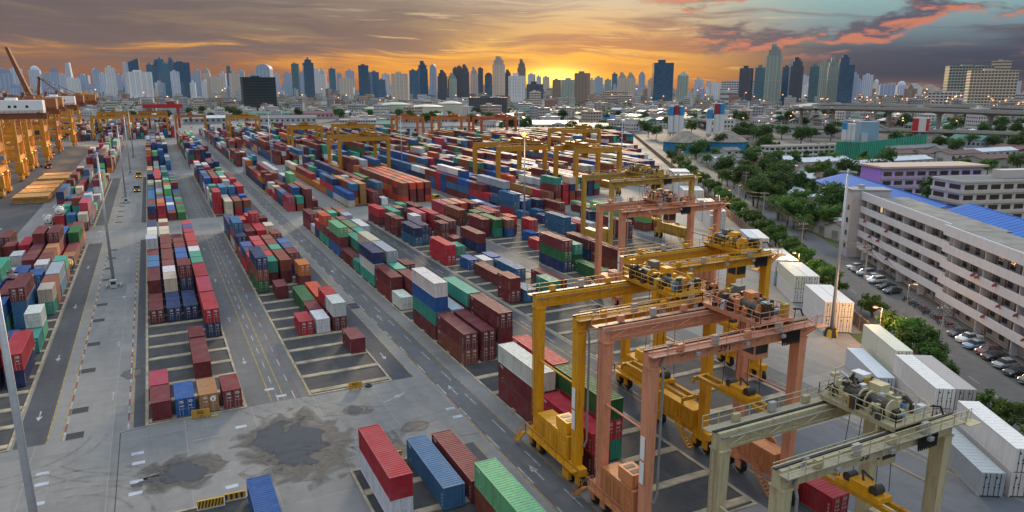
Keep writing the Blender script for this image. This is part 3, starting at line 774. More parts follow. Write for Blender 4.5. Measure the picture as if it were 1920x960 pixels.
def reefer(al, ac, lev, col, label):
    p = FP(al, ac, lev*RH+.02)
    o = link('refrigerated_container', RB, None, col, p, FA); tag(o, label, 'container', 'white refrigerated containers by the fence')
    for m, r in RD:
        d = link('door', m, o, tuple(a*.96 for a in col)); link('lock_rods', r, d)
WHI, YWH, BWH, PWH, GRY = (.70,.69,.66), (.66,.66,.54), (.52,.58,.64), (.62,.58,.55), (.40,.38,.36)
for nm, al, ac0, nw, nh, cols in (
    ('stack behind the mast foot', 4.0, -7.6, 2, 2, (WHI, WHI)), ('square stack farther from the mast', 22.6, -7.7, 2, 2, (WHI, YWH)),
    ('stack half hidden by the yellow crane', 36.5, -7.9, 2, 2, (BWH, WHI)), ('lone stack behind the near peach crane', 61, -8.0, 2, 2, (WHI, BWH)),
    ('stack beside the far peach crane leg', 102.5, -10.6, 2, 2, (WHI, WHI)), ('stack just behind the far peach crane', 117, -10.6, 2, 2, (WHI, YWH)),
    ('pale stack under the orange lamps', 134, -10.6, 2, 1, (PWH, PWH)), ('distant stack by the fence lamps', 150, -12, 3, 2, (WHI, WHI)), ('last stack before the far cranes', 166, -12, 3, 3, (WHI, WHI)), ('farthest stack along the fence', 186, -12, 3, 3, (WHI, WHI))):
    for i in range(nw):
        for k in range(nh):
            reefer(al, ac0+i*2.56, k, cols[(i+k) % 2], 'white refrigerated container, %s %s, %s' % (['left','right','far right'][i], ['lower','upper','top'][k], nm))
reefer(-24.0, -9.2, 0, BWH, 'single pale blue-grey refrigerated container standing on the apron')
reefer(-20.5, -5.6, 0, YWH, 'lower yellowish white refrigerated container beside the pale blue-grey one'); reefer(-20.5, -5.6, 1, YWH, 'upper yellowish white refrigerated container with stained roof')
for i in (0, 1):
    for k in (0, 1): reefer(-34.2, -6.3+i*2.56, k, (WHI, GRY)[i] if k else PWH, ('%s refrigerated container of the near two-wide pair, %s, pinkish doors' % (('white-roofed', 'grey-roofed')[i], ('lower', 'upper')[k])))
reefer(-50.2, -8.6, 0, (.34,.38,.40), 'grey refrigerated container at the right picture edge, blue-white doors')
reefer(-50.0, -5.4, 0, PWH, 'lower of two cream refrigerated containers at the right picture edge'); reefer(-50.0, -5.4, 1, WHI, 'upper of two cream refrigerated containers at the right picture edge')
# ------------------------------------------------------------------ rubber tyred gantry cranes
YEL, PEA, CRE, OCH = (.66,.31,.008), (.64,.27,.15), (.46,.40,.24), (.52,.27,.03)
wheel_t = MB(); wheel_h = MB()
pr = [(.42,-.28),(.70,-.30),(.80,-.20),(.82,0),(.80,.20),(.70,.30),(.42,.28)]
n = 18
wheel_t.add([(x, r*math.cos(2*math.pi*i/n), r*math.sin(2*math.pi*i/n)) for r, x in pr for i in range(n)], [(j*n+i, j*n+(i+1)%n, (j+1)*n+(i+1)%n, (j+1)*n+i) for j in range(len(pr)-1) for i in range(n)])
wheel_h.cyl((-.20,0,0),(.20,0,0),.43,14); wheel_h.cyl((-.27,0,0),(.27,0,0),.16,10)
for k in range(6):
    t_ = k*math.pi/3; wheel_h.box(-.23,.23,.30*math.cos(t_)-.04,.30*math.cos(t_)+.04,.30*math.sin(t_)-.04,.30*math.sin(t_)+.04)
WT, WH = wheel_t.mesh('tyre', RUBBER), wheel_h.mesh('rim', P_STEEL)
def railing(m, p, q, h=1.05, step=1.7, r=.028, mid=True):
    p = Vector(p); q = Vector(q); d = (q-p); n = max(1, int(round(d.length/step)))
    for i in range(n+1):
        a = p+d*(i/n); m.bar(a, a+Vector((0,0,h)), r*2)
    for hh in ((h, h*.52) if mid else (h,)): m.bar(p+Vector((0,0,hh)), q+Vector((0,0,hh)), r*2)
def stairs(m, p, q, w=.7, n=12):
    p = Vector(p); q = Vector(q); d = q-p; hd = Vector((d.x, d.y, 0)); s = hd.normalized().cross(Vector((0,0,1)))*w/2 if hd.length > .01 else Vector((w/2,0,0))
    for sg in (-1, 1):
        m.bar(p+s*sg, q+s*sg, .08, .22); m.bar(p+s*sg+Vector((0,0,1)), q+s*sg+Vector((0,0,1)), .05)
        for i in range(0, n+1, 3): a = p+d*(i/n)+s*sg; m.bar(a, a+Vector((0,0,1)), .045)
    for i in range(n+1): a = p+d*(i/n); m.bar(a-s, a+s, .24, .04)
def rtg(label, x0, x1, y0, y1, zt, col, trolley, detail=True, num=None, spread=8.0, load=None, acol=None):
    """x0,x1: leg lines; y0,y1: near and far frame; zt: girder top"""
    cx, cy = (x0+x1)/2, (y0+y1)/2; w = (x1-x0)/2; h = (y1-y0)/2
    o = thing('gantry_crane', label, 'gantry crane', (cx, cy, 0), 0, 'rubber tyred gantry cranes')
    def B(name, m, c=col, mat=P_STEEL, par=o): return m.build(name, mat, par, c)
    ac = acol or col
    kf = 1.0 if detail else 1.55
    gt, gh, gw = zt, 1.55*(1.0 if detail else 1.35), .85*kf
    for sx_ in (-1, 1):
        for sy_ in (-1, 1):
            m = MB(); X = sx_*w; Y = sy_*h; zb, zz = 2.7, gt-gh
            a, b_ = .42*kf, .52*kf
            vs = [(X-a,Y-b_,zb),(X+a,Y-b_,zb),(X+a,Y+b_,zb),(X-a,Y+b_,zb)]; a, b_ = .50*kf, .62*kf
            vs += [(X-a,Y-b_,zz),(X+a,Y-b_,zz),(X+a,Y+b_,zz),(X-a,Y+b_,zz)]
            m.add(vs, [(0,1,5,4),(1,2,6,5),(2,3,7,6),(3,0,4,7)])
            m.box(X-.58*kf,X+.58*kf,Y-.70*kf,Y+.70*kf,zz-.12,zz+.02)
            leg = B('leg', m)
            if detail:
                l = MB()
                if sx_ == -1 and sy_ == 1:
                    for k in range(int((zz-5)/.8)): l.bar((X-.72,Y-.25,5+k*.8),(X-.72,Y+.25,5+k*.8),.05)
                    for yy in (-.25,.25): l.bar((X-.72,Y+yy,4.6),(X-.72,Y+yy,zz),.06)
                    l.build('ladder', P_STEEL, leg, tuple(q*.7 for q in col))
                if sx_ == -1 and sy_ == -1:
                    MB().box(X-.60,X-.52,Y-.3,Y+.3,9.5,11.8).box(X-.60,X-.52,Y-.3,Y+.3,7.0,9.2).build('white_board', WHITE, leg)
    for sy_ in (-1, 1):
        Y = sy_*h; m = MB()
        m.box(-w-.62, w+.62, Y-gw/2, Y+gw/2, gt-gh, gt)
        for k in range(1, 9): xx = -w+2*w*k/9; m.box(xx-.04, xx+.04, Y-gw/2-.03, Y-gw/2, gt-gh+.1, gt-.1)
        g = B('girder', m)
        MB().box(-w-.9, w+.9, Y-.12, Y+.12, gt, gt+.14).build('rail', DARK, g)
        if detail:
            yo = Y+sy_*(gw/2+.45); f = MB().box(-w-.9, w+.9, yo-.45, yo+.45, gt-.24, gt-.16)
            for k in range(7): xx = -w+2*w*k/6; f.bar((xx, Y+sy_*gw/2, gt-1.0), (xx, yo+sy_*.4, gt-.25), .07)
            B('walkway', f, tuple(q*.6+.05 for q in col))
            r_ = MB(); railing(r_, (-w-.9, yo+sy_*.42, gt-.16), (w+.9, yo+sy_*.42, gt-.16)); B('handrail', r_, tuple(min(1,q*1.05) for q in col))
            cb = MB()
            cb.bar((-w-.5, Y-sy_*.62, gt-.35), (w+.5, Y-sy_*.62, gt-.35), .10, .16); B('cable_tray', cb, None, STEELGREY)
            for xx in (-w*.55, w*.1, w*.6):
                fl = MB().box(xx-.25,xx+.25,Y+sy_*1.35-.15,Y+sy_*1.35+.15,gt-.75,gt-.45).bar((xx,Y+sy_*1.3,gt-.45),(xx,Y+sy_*1.3,gt-.1),.06); fl.build('floodlight', GALV, o)
    for sx_ in (-1, 1):
        X = sx_*w
        m = MB().box(X-.45, X+.45, -h-1.5, h+1.5, 1.9, 2.7); m.box(X-.6,X+.6,-h-1.2,-h+1.2,1.55,1.9); m.box(X-.6,X+.6,h-1.2,h+1.2,1.55,1.9)
        B('sill_beam', m)
        tie = MB().cyl((X+.1*sx_, -h+.4, gt*.60), (X+.1*sx_, h-.4, gt*.60), .11, 8); B('tie_rod', tie)
        for yy in (-h-1.0, -h+1.0, h-1.0, h+1.0):
            bg = B('bogie', MB().box(X-.55,X-.38,yy-.4,yy+.4,.7,1.6).box(X+.38,X+.55,yy-.4,yy+.4,.7,1.6))
            t_ = link('tyre', WT, bg, None, (X, yy, .83)); link('rim', WH, bg, OCH, (X, yy, .83))
    # power house on the left sill, control cabinets on the right sill
    X = -w
    e = MB().box(X-.62, X+1.5, -h+1.0, h-.9, 2.75, 5.5)
    for k in range(9): yy = -h+1.25+k*(2*h-2.4)/8; e.box(X-.67, X-.62, yy-.05, yy+.05, 2.85, 5.4)
    for k in range(3): e.box(X-.66,X-.62,-h+1.3,-h+2.6,3.1+k*.55,3.35+k*.55)
    eh = B('engine_house', e, ac)
    if detail:
        MB().box(X-.66,X-.63,-h+3.2,-h+4.2,2.9,4.9).box(X-.66,X-.63,h-2.6,h-1.6,2.9,4.9).build('side_door', P_STEEL, eh, tuple(q*.75 for q in ac))
        c_ = MB().box(X-.5, X+1.2, -h+1.4, -h+3.8, 5.62, 7.0); cc = B('radiator_box', c_, tuple(min(1,q*1.15) for q in ac))
        MB().box(X-.2,X+.85,-h+1.75,-h+2.35,7.0,7.03).box(X-.2,X+.85,-h+2.8,-h+3.4,7.0,7.03).build('grille', DARK, cc)
        mf = MB().cyl((X+.35,-h+1.35,6.0),(X+.35,-h+.1,5.2),.30,12); mf.tube([(X+.35,-h+.1,5.2),(X+.45,-h-.75,5.0),(X+.65,-h-.95,5.9),(X+.65,-h-.95,gt-2.2),(X+.65,-h-.6,gt-1.2),(X+1.5,-h-.6,gt+.5),(X+1.9,-h-.6,gt+.5)], .12, 8)
        B('exhaust_pipe', mf, None, STEELGREY)
        r_ = MB(); railing(r_, (X-1.3,-h-1.2,2.5),(X-1.3,h+.8,2.5)); railing(r_, (X-1.3,h+.8,2.5),(X-.5,h+.8,2.5)); r_.box(X-1.35,X-.63,-h-1.2,h+.8,2.4,2.48)
        B('service_platform', r_, tuple(q*.9 for q in ac))
        st_ = MB(); stairs(st_, (X-1.6, h+2.6, .5), (X-1.6, h+.8, 2.45), .7, 6); B('access_stair', st_, ac)
        jb = MB().box(X-.9,X-.5,-h+.2,-h+1.6,.7,1.7); B('tool_box', jb, ac)
    X = w
    e = MB().box(X-.9, X+1.1, -h+.9, h-1.2, 2.75, 5.0)
    for k in range(7): yy = -h+1.2+k*(2*h-2.6)/6; e.box(X-.96,X-.9,yy-.05,yy+.05,2.9,4.9)
    cb = B('control_cabinet', e, ac)
    if detail:
        MB().box(X-.95,X-.92,-h+1.5,-h+2.4,3.0,4.7).box(X-.95,X-.92,-h+3.0,-h+3.9,3.0,4.7).build('cabinet_door', P_STEEL, cb, tuple(q*.75 for q in ac))
        rl = MB().cyl((X+1.2,0,4.2),(X+1.5,0,4.2),1.3,20); rl.cyl((X+1.15,0,4.2),(X+1.55,0,4.2),.4,12); B('cable_reel', rl, tuple(q*.8 for q in ac))
        st_ = MB(); stairs(st_, (X+1.6,-h-1.0,gt-.3), (X+1.6,-h+2.6,gt-3.6), .7, 14); st_.box(X+1.0,X+2.4,-h+2.6,-h+4.0,gt-3.68,gt-3.6); railing(st_,(X+2.4,-h+2.6,gt-3.6),(X+2.4,-h+4.0,gt-3.6)); railing(st_,(X+1.0,-h+4.0,gt-3.6),(X+2.4,-h+4.0,gt-3.6))
        st_.box(X+.6,X+2.2,-h-1.8,-h-.9,gt-.36,gt-.3); B('end_stair', st_)
        st_ = MB(); stairs(st_, (X-1.3,-h+.6,.4),(X-1.3,-h+3.4,2.9),.7,9); B('access_stair', st_, ac)
    # trolley
    tx = -w+2*w*trolley
    if detail:
        f = MB().box(tx-2.3,tx+2.3,-h-.5,h+.5,gt+.55,gt+.72)
        for xx in (-2.1, 2.1): f.box(tx+xx-.18,tx+xx+.18,-h-.3,h+.3,gt+.28,gt+.55)
        for xx in (-2.0, 2.0):
            for yy in (-h, h): f.cyl((tx+xx, yy-.2, gt+.36),(tx+xx, yy+.2, gt+.36), .22, 12)
        tr = B('trolley_frame', f, tuple(q*.8 for q in col))
        rg = MB(); zf = gt+.72
        for p_, q_ in (((-2.3,-h-.5),(2.3,-h-.5)),((2.3,-h-.5),(2.3,h+.5)),((2.3,h+.5),(-2.3,h+.5)),((-2.3,h+.5),(-2.3,-h-.5))): railing(rg, (tx+p_[0],p_[1],zf), (tx+q_[0],q_[1],zf), 1.1, 1.2)
        rg.build('trolley_railing', P_STEEL, tr, tuple(min(1,q*1.0) for q in col))
        dr = MB(); dr.cyl((tx-.9,-h+1.0,zf+.75),(tx-.9,-h+3.4,zf+.75),.62,18); dr.cyl((tx-.9,h-3.4,zf+.75),(tx-.9,h-1.0,zf+.75),.62,18); dr.build('hoist_drum', GREASE, tr)
        for yy in (-h+.9,-h+3.5,h-3.5,h-.9): MB().cyl((tx-.9,yy-.06,zf+.75),(tx-.9,yy+.06,zf+.75),.80,18).build('drum_flange', P_STEEL, tr, ac)
        mo = MB().cyl((tx+.7,-h+1.2,zf+.6),(tx+.7,-h+2.6,zf+.6),.42,14); mo.box(tx+.4,tx+1.0,-h+1.4,-h+2.3,zf+.9,zf+1.2); mo.cyl((tx+.7,h-2.6,zf+.6),(tx+.7,h-1.2,zf+.6),.42,14); mo.build('hoist_motor', P_STEEL, tr, (.20,.33,.42) if col == PEA else ac)
        gb = MB().box(tx-.3,tx+1.4,-.8,.8,zf,zf+1.15); gb.box(tx-.1,tx+1.0,-.6,.6,zf+1.15,zf+1.9); B('gearbox', gb, tuple(min(1,q*1.1) for q in ac), P_STEEL, tr)
        eb = MB().box(tx+1.1,tx+2.1,h-1.2,h+.1,zf,zf+1.7); eb.build('electrical_cabinet', P_PLAIN, tr, (.60,.62,.62) if col == CRE else (.15,.14,.13))
        rr = random.Random(int(x0*7+y0))
        for nm_, mt_, cl_, cnt_ in (('machinery_clutter', GREASE, None, 46), ('control_boxes', P_STEEL, ac, 20), ('valve_gear', P_STEEL, (.45,.30,.05), 12), ('junction_boxes', P_PLAIN, (.50,.52,.53), 9), ('blue_motors', P_STEEL, (.10,.26,.42), 5)):
            ms = MB()
            for _ in range(cnt_):
                xx, yy = tx+rr.uniform(-2.1,2.1), rr.uniform(-h+.2,h-.2); s_ = rr.uniform(.10,.36); zz_ = zf+rr.choice((0,0,.3,.8)); ms.box(xx-s_,xx+s_,yy-s_*.8,yy+s_*.8,zf,zz_+rr.uniform(.25,.9))
                if rr.random() < .35: ms.cyl((xx,yy,zz_+.5),(xx+rr.uniform(-.8,.8),yy+rr.uniform(-.8,.8),zz_+rr.uniform(.4,1.1)), rr.uniform(.06,.2), 8)
            struct(ms.build(nm_, mt_, tr, cl_), 'stuff')
        ps = MB()
        for _ in range(14):
            xx, yy = tx+rr.uniform(-1.9,1.9), rr.uniform(-h+.4,h-.4); ps.tube([(xx,yy,zf+.2),(xx+rr.uniform(-.5,.5),yy+.5,zf+rr.uniform(.8,1.5)),(xx+rr.uniform(-.9,.9),yy+1.2,zf+.5)],.055,6)
        struct(ps.build('hoses', RUBBER, tr), 'stuff')
        mtp = MB().bar((tx-1.6,h-.4,zf),(tx-1.6,h-.4,zf+2.6),.09).bar((tx-1.6,h-.4,zf+2.5),(tx-.6,h-.4,zf+2.7),.07).box(tx-2.0,tx-1.2,h-.6,h-.2,zf+1.9,zf+2.2); mtp.build('davit', P_STEEL, tr, ac)
        for sy_ in (-1, 1):
            lt = MB(); n_ = 9
            for k in range(n_): lt.bar((-w+2*w*k/n_, sy_*(h-.95), gt-.95+.75*(k%2)), (-w+2*w*(k+1)/n_, sy_*(h-.95), gt-.95+.75*((k+1)%2)), .07)
            lt.bar((-w,sy_*(h-.95),gt-.95),(w,sy_*(h-.95),gt-.95),.08); lt.bar((-w,sy_*(h-.95),gt-.2),(w,sy_*(h-.95),gt-.2),.08); struct(lt.build('cable_truss', P_STEEL, o, tuple(q*.8 for q in col)), 'stuff')
            for k in range(4): xx = -w+2*w*(k+.6)/4.6; MB().box(xx-.35,xx+.35,sy_*(h+1.0)-.2,sy_*(h+1.0)+.2,gt-.1,gt+.55+.2*(k%2)).build('junction_box', P_PLAIN, o, (.35,.34,.32) if k % 2 else tuple(q*.9 for q in col))
        hg = MB().tube([(tx+2.2,-h-.3,gt+1.6),(tx+2.6,-h-.9,gt+1.7),(tx+2.9,-h-1.0,gt+1.0)],.08,8); 
        for k in range(10): xx = tx+.5+k*.25; hg.tube([(xx,-h-.75,gt-.2),(xx+.02,-h-.80,gt-1.4),(xx+.18,-h-.78,gt-1.9),(xx+.22,-h-.75,gt-.3)],.06,6)
        hg.build('festoon_cables', RUBBER, tr)
        cab = MB().box(tx-1.0,tx+.9,-h+1.2,-h+3.0,gt-3.9,gt-1.8); cb = B('operator_cab', cab, tuple(min(1,q*1.05) for q in col), P_STEEL)
        MB().box(tx-1.03,tx-1.0,-h+1.35,-h+2.85,gt-3.3,gt-2.1).box(tx-.85,tx+.75,-h+1.17,-h+1.2,gt-3.3,gt-2.1).build('cab_window', GLASSD, cb)
        MB().bar((tx,-h+2.1,gt-1.8),(tx,-h+2.1,gt-.1),.5,.5).build('cab_hanger', P_STEEL, cb, col)
    else:
        f = MB().box(tx-2.4,tx+2.4,-h-.5,h+.5,gt+.3,gt+.7); f.box(tx-1.6,tx+1.2,-h+.8,h-.8,gt+.7,gt+1.9); f.box(tx-.4,tx+1.9,-1,1.4,gt+1.9,gt+2.7); f.box(tx-1,tx+1,-h+1,-h+3,gt-3.8,gt-1.6)
        rr = random.Random(int(x0*7+y0))
        for _ in range(14): xx, yy = tx+rr.uniform(-2,2), rr.uniform(-h,h); f.box(xx-.25,xx+.25,yy-.25,yy+.25,gt+.7,gt+rr.uniform(1.2,2.8))
        B('trolley', f, tuple(q*.62 for q in col))
        r_ = MB()
        for sy_ in (-1,1): railing(r_, (-w-.8,sy_*(h+.9),gt-.1),(w+.8,sy_*(h+.9),gt-.1), 1.05, 2.2, .04, False)
        B('handrail', r_)
    # ropes and spreader
    zs = spread; rp = MB()
    for xx in (-.9,.9):
        for yy in (-1.8,1.8): rp.bar((tx+xx,yy,zs+1.2),(tx+xx*.9,yy*.8,gt+.3),.045 if detail else .07)
    rp.build('hoist_ropes', DARK, o)
    sp = MB().box(tx-.85,tx+.85,-2.2,2.2,zs+.55,zs+1.0); sp.box(tx-.7,tx+.7,-.9,.9,zs+1.0,zs+1.5)
    spr = B('spreader', sp, YEL)
    if detail:
        a_ = MB()
        for xx in (-.62,.62): a_.box(tx+xx-.2,tx+xx+.2,-6.0,6.0,zs+.15,zs+.55)
        for yy in (-6.0,6.0): a_.box(tx-1.22,tx+1.22,yy-.16,yy+.16,zs+.1,zs+.5)
        for xx in (-1.2,1.2):
            for yy in (-6.05,6.05): a_.box(tx+xx-.1,tx+xx+.1,yy-.12,yy+.12,zs-.35,zs+.12)
        a_.build('spreader_arms', P_STEEL, spr, tuple(q*.75 for q in YEL))
        hb = MB()
        for yy in (-1.3,1.3): hb.cyl((tx-.5,yy,zs+1.35),(tx+.5,yy,zs+1.35),.45,14)
        hb.tube([(tx,0,zs+1.4),(tx+.5,.6,zs+2.1),(tx+.7,-.4,zs+1.6)],.1,8); hb.build('head_block_sheaves', GREASE, spr)
    if num:
        text('crane_number', num, 1.15, DARK, o, (w*.0-1.0, -h-gw/2-.012-.03, gt-gh+.25), (math.pi/2,0,0))
    return o
def text(name, body, size, mat, parent, loc, rot):
    cu = bpy.data.curves.new(name, 'FONT'); cu.body = body; cu.size = size; cu.extrude = .005; cu.align_x = 'CENTER'
    tmp = bpy.data.objects.new('tmp', cu); me = bpy.data.meshes.new_from_object(tmp); bpy.data.objects.remove(tmp); bpy.data.curves.remove(cu)
    me.materials.clear(); me.materials.append(mat)
    o = link(name, me, parent, None, loc); o.rotation_euler = rot; return o
rtg('near yellow gantry crane with golden engine house, left of the peach one', 38.7, 56.8, 61.6, 70.6, 20.0, YEL, .80)
rtg('second yellow gantry crane behind the near one, trolley at right', 59.6, 79.4, 75.2, 82.0, 20.0, YEL, .82)
rtg('peach gantry crane in the foreground carrying the number 391', 38.7, 57.4, 49.2, 56.6, 20.3, PEA, .80, num='391', spread=11.0, acol=(.52,.20,.075))
rtg('cream gantry crane nearest the camera carrying the number 33', 38.9, 57.6, 33.6, 40.0, 16.5, CRE, .74, num='33', spread=8.5)
rtg('peach gantry crane in the middle distance before an ochre one', 81.8, 106.2, 115.2, 123.4, 20.0, PEA, .55, acol=PEA)
rtg('ochre gantry crane standing just behind the middle peach crane', 106.0, 132.5, 154.5, 168, 20.0, (.46,.29,.05), .6)
for lb, a in (('yellow gantry crane over the tall blue block, trolley at right', (127,149,268,292,20,.85)), ('yellow gantry crane with spreader near the pale containers', (151,172,246,262,20,.25)),
        ('bright yellow gantry crane behind the red and orange block', (81.5,106,353,377,20,.75)), ('rust toned gantry crane left of the bright yellow one', (79,97.5,470,484,20,.5)),
        ('yellow gantry crane at the far end of the second crane row', (60.5,85,664,690,20,.6)), ('yellow gantry crane at the far end of the left column', (-44.5,-17,703,716,20,.3)),
        ('yellow gantry crane at the far end of the BB column', (-14,13.5,720,734,20,.8)), ('gantry crane behind the far left yellow one', (-46,-18,820,834,20,.5)), ('gantry crane behind the far BB column crane', (-10,16,840,852,20,.4)),
        ('orange gantry crane beyond the pale containers, left of three', (176,198,560,574,21,.4)), ('orange gantry crane beyond the pale containers, middle of three', (204,230,540,556,21,.6)),
        ('rust red gantry crane beyond the pale containers, right of three', (232,262,520,536,21,.7)), ('yellow gantry crane under the orange flood lamp', (213,238,362,378,20,.75)),
        ('ochre gantry crane half hidden behind the bright yellow one', (108,132,470,486,20,.5)), ('dark gantry crane crossing the far cross road', (20,44,700,712,20,.5))):
    x0, x1, y0, y1, z, t_ = a
    rtg(lb, x0, x1, y0, y1, z, (.48,.10,.03) if 'red' in lb.split('crane')[0] else (.55,.17,.03) if lb.startswith('orange') else (.50,.23,.02) if 'yellow' in lb else (.40,.17,.04), t_, detail=False)
# red gantry far behind with white lettering
o = thing('portal_crane', 'red portal crane with white lettering at the far cross road', 'gantry crane', (14, 900, 0))
for x in (-15, 15):
    for y in (-6, 6): MB().box(x-1,x+1,y-1,y+1,0,22).build('leg', P_STEEL, o, (.42,.02,.02))
MB().box(-20,20,-7,-5,22,26).build('girder', P_STEEL, o, (.45,.02,.025)); MB().box(-20,20,5,7,22,26).build('girder', P_STEEL, o, (.45,.02,.025))
MB().box(4,12,-6,6,26,29).build('trolley', P_STEEL, o, (.3,.03,.03))
# ------------------------------------------------------------------ fence, street, trees
def FS(name, mat, a0, a1, c0, c1, z):
    q = [FP(a0,c0), FP(a0,c1), FP(a1,c1), FP(a1,c0)]
    q = [(p.x,p.y) for p in q][::-1]
    ar = sum(q[i][0]*q[(i+1)%4][1]-q[(i+1)%4][0]*q[i][1] for i in range(4))
    if ar < 0: q = q[::-1]
    return struct(MB().sheet(q, z).build(name, mat))
FS('verge', SOIL, -110, 640, -.6, 4.0, .012); FS('street', ROADM, -110, 700, 4.0, 12.5, .016); FS('parking_apron', LANE, -110, 75, 12.5, 20.6, .014)
FS('side_lane', LANE, 75, 330, 12.5, 20.0, .014)
FS('grass_strip', GRASSM, -4, 4.0, -3.0, -.6, .008)
FS('residential_ground', GRASSM, 75, 420, 12.5, 130, -.01)
wl = MB()
for k in range(40): a = -60+k*7; p, q = FP(a, 8.2), FP(a+3, 8.2); wl.bar((p.x,p.y,.022),(q.x,q.y,.022), .14, .006)
struct(wl.build('street_markings', WHTLINE))
pan = MB().box(-.07,.07,0,2.85,0,2.3); pan.box(-.10,.10,0,2.85,2.3,2.42)
for k in range(3): pan.box(-.10,-.07,.05,2.8,.35+k*.7,.42+k*.7)
BRICKW = flat('stained_wall', (.20,.13,.10), .9, .4, .7, world=True)
pan_me = pan.mesh('wall_panel', BRICKW); post_me = MB().box(-.14,.14,-.14,.14,0,2.6).mesh('wall_post', CONCD)
fw_ = thing('boundary_wall', 'long stained boundary wall between container yard and street', 'wall', FP(-75, 0), FA)
for k in range(86):
    link('wall_panel', pan_me, fw_, None, (0, .15+k*3.15, 0)); link('wall_post', post_me, fw_, None, (0, k*3.15, 0))
fj = MB()
for k in range(86, 215): fj.box(-.07,.07,.15+k*3.15,3.0+k*3.15,0,2.3); fj.box(-.14,.14,k*3.15-.14,k*3.15+.14,0,2.6)
struct(fj.build('far_wall_panels', BRICKW, fw_), 'stuff')

def leaf_mat(name, a, b, c):
    t = NT(name); oi = t.n('ShaderNodeObjectInfo'); n1 = t.noise(.35, 3, .6, t.pos()); n2 = t.noise(2.5, 3, .6, t.pos())
    col = t.mix(t.ramp(n1, .35, .65), a, b); col = t.mix(t.ramp(n2, .55, .75, 0, .8), col, c)
    hs = t.n('ShaderNodeHueSaturation'); t.l(col, hs.inputs['Color']); t.l(t.ramp(oi.outputs['Random'], 0, 1, .72, 1.3), hs.inputs['Value']); t.l(t.ramp(oi.outputs['Random'], 0, 1, .475, .515), hs.inputs['Hue'])
    t.out(hs.outputs[0], .6, 0, .25)
    tr = t.n('ShaderNodeBsdfTranslucent'); t.l(hs.outputs[0], tr.inputs[0]); mx_ = t.n('ShaderNodeMixShader'); mx_.inputs[0].default_value = .25
    ou = t.nt.nodes['Material Output']; t.l(t.b.outputs[0], mx_.inputs[1]); t.l(tr.outputs[0], mx_.inputs[2]); t.l(mx_.outputs[0], ou.inputs[0])
    return t.mat
LEAF = leaf_mat('leaves_broad', (.050,.115,.020), (.085,.165,.030), (.14,.22,.045))
LEAFD = leaf_mat('leaves_dark', (.036,.088,.022), (.058,.120,.028), (.10,.165,.040))
BARK = flat('bark', (.10,.075,.055), .9, .35, 2)
def crown_mesh(seed, rx, ry, rz, zc, nclump, nleaf, ls, mat):
    r = random.Random(seed); m = MB(); cl = []
    while len(cl) < nclump:
        p = Vector((r.uniform(-1,1), r.uniform(-1,1), r.uniform(-1,1))); l = p.length
        if .35 < l < 1.0: cl.append((Vector((p.x*rx, p.y*ry, zc+p.z*rz)), r.uniform(.24,.44)))
    for c, s in cl:
        R0 = s*min(rx, ry, rz*1.2)
        for _ in range(nleaf):
            d = Vector((r.gauss(0,1), r.gauss(0,1), r.gauss(0,.8))); d = d.normalized()*R0*(r.random()**.4)
            p = c+d; a = Vector((r.gauss(0,1), r.gauss(0,1), r.gauss(0,.5))).normalized(); b = a.cross(Vector((r.gauss(0,1), r.gauss(0,1), r.gauss(0,1)))).normalized()
            k = ls*r.uniform(.6,1.3); a *= k; b *= k*.6
            m.add([p-a, p+b*.8, p+a, p-b*.8], [(0,1,2,3)])
    return m.mesh('crown', mat), cl
def trunk_mesh(seed, hgt, rad, cl):
    r = random.Random(seed); m = MB(); top = Vector((r.uniform(-.3,.3), r.uniform(-.3,.3), hgt*.55))
    m.cyl((0,0,-.1), top, rad, 8, rad*.7)
    for c, s in r.sample(cl, min(7, len(cl))): m.cyl(top-Vector((0,0,r.uniform(0,hgt*.12))), c, rad*.45, 5, rad*.12)
    return m.mesh('trunk', BARK)
TREES = []
for i, (rx, ry, rz, zc, nc, nl, ls, mt) in enumerate(((3.0,2.7,2.0,4.6,26,70,.30,LEAF),(3.8,3.5,2.8,6.0,34,75,.34,LEAF),(2.4,2.3,2.9,5.2,24,70,.30,LEAFD),(4.8,4.4,3.6,7.6,44,80,.38,LEAFD),(2.0,1.8,1.25,2.1,16,70,.24,LEAF))):
    cm, cl = crown_mesh(100+i, rx, ry, rz, zc, nc, nl, ls, mt); TREES.append((cm, trunk_mesh(200+i, zc, .10+.05*rx, cl)))
def tree(kind, p, label, s=1.0, group='street trees', name='tree', cat='tree'):
    o = thing(name, label, cat, p, random.uniform(0,6.28), group); o.scale = (s*random.uniform(.9,1.1), s*random.uniform(.9,1.1), s)
    link('crown', TREES[kind][0], o); link('trunk', TREES[kind][1], o); return o
def place(k): return ['nearest','second','third','fourth','fifth','sixth','seventh','eighth','ninth','tenth'][k] if k < 10 else ORD[k]
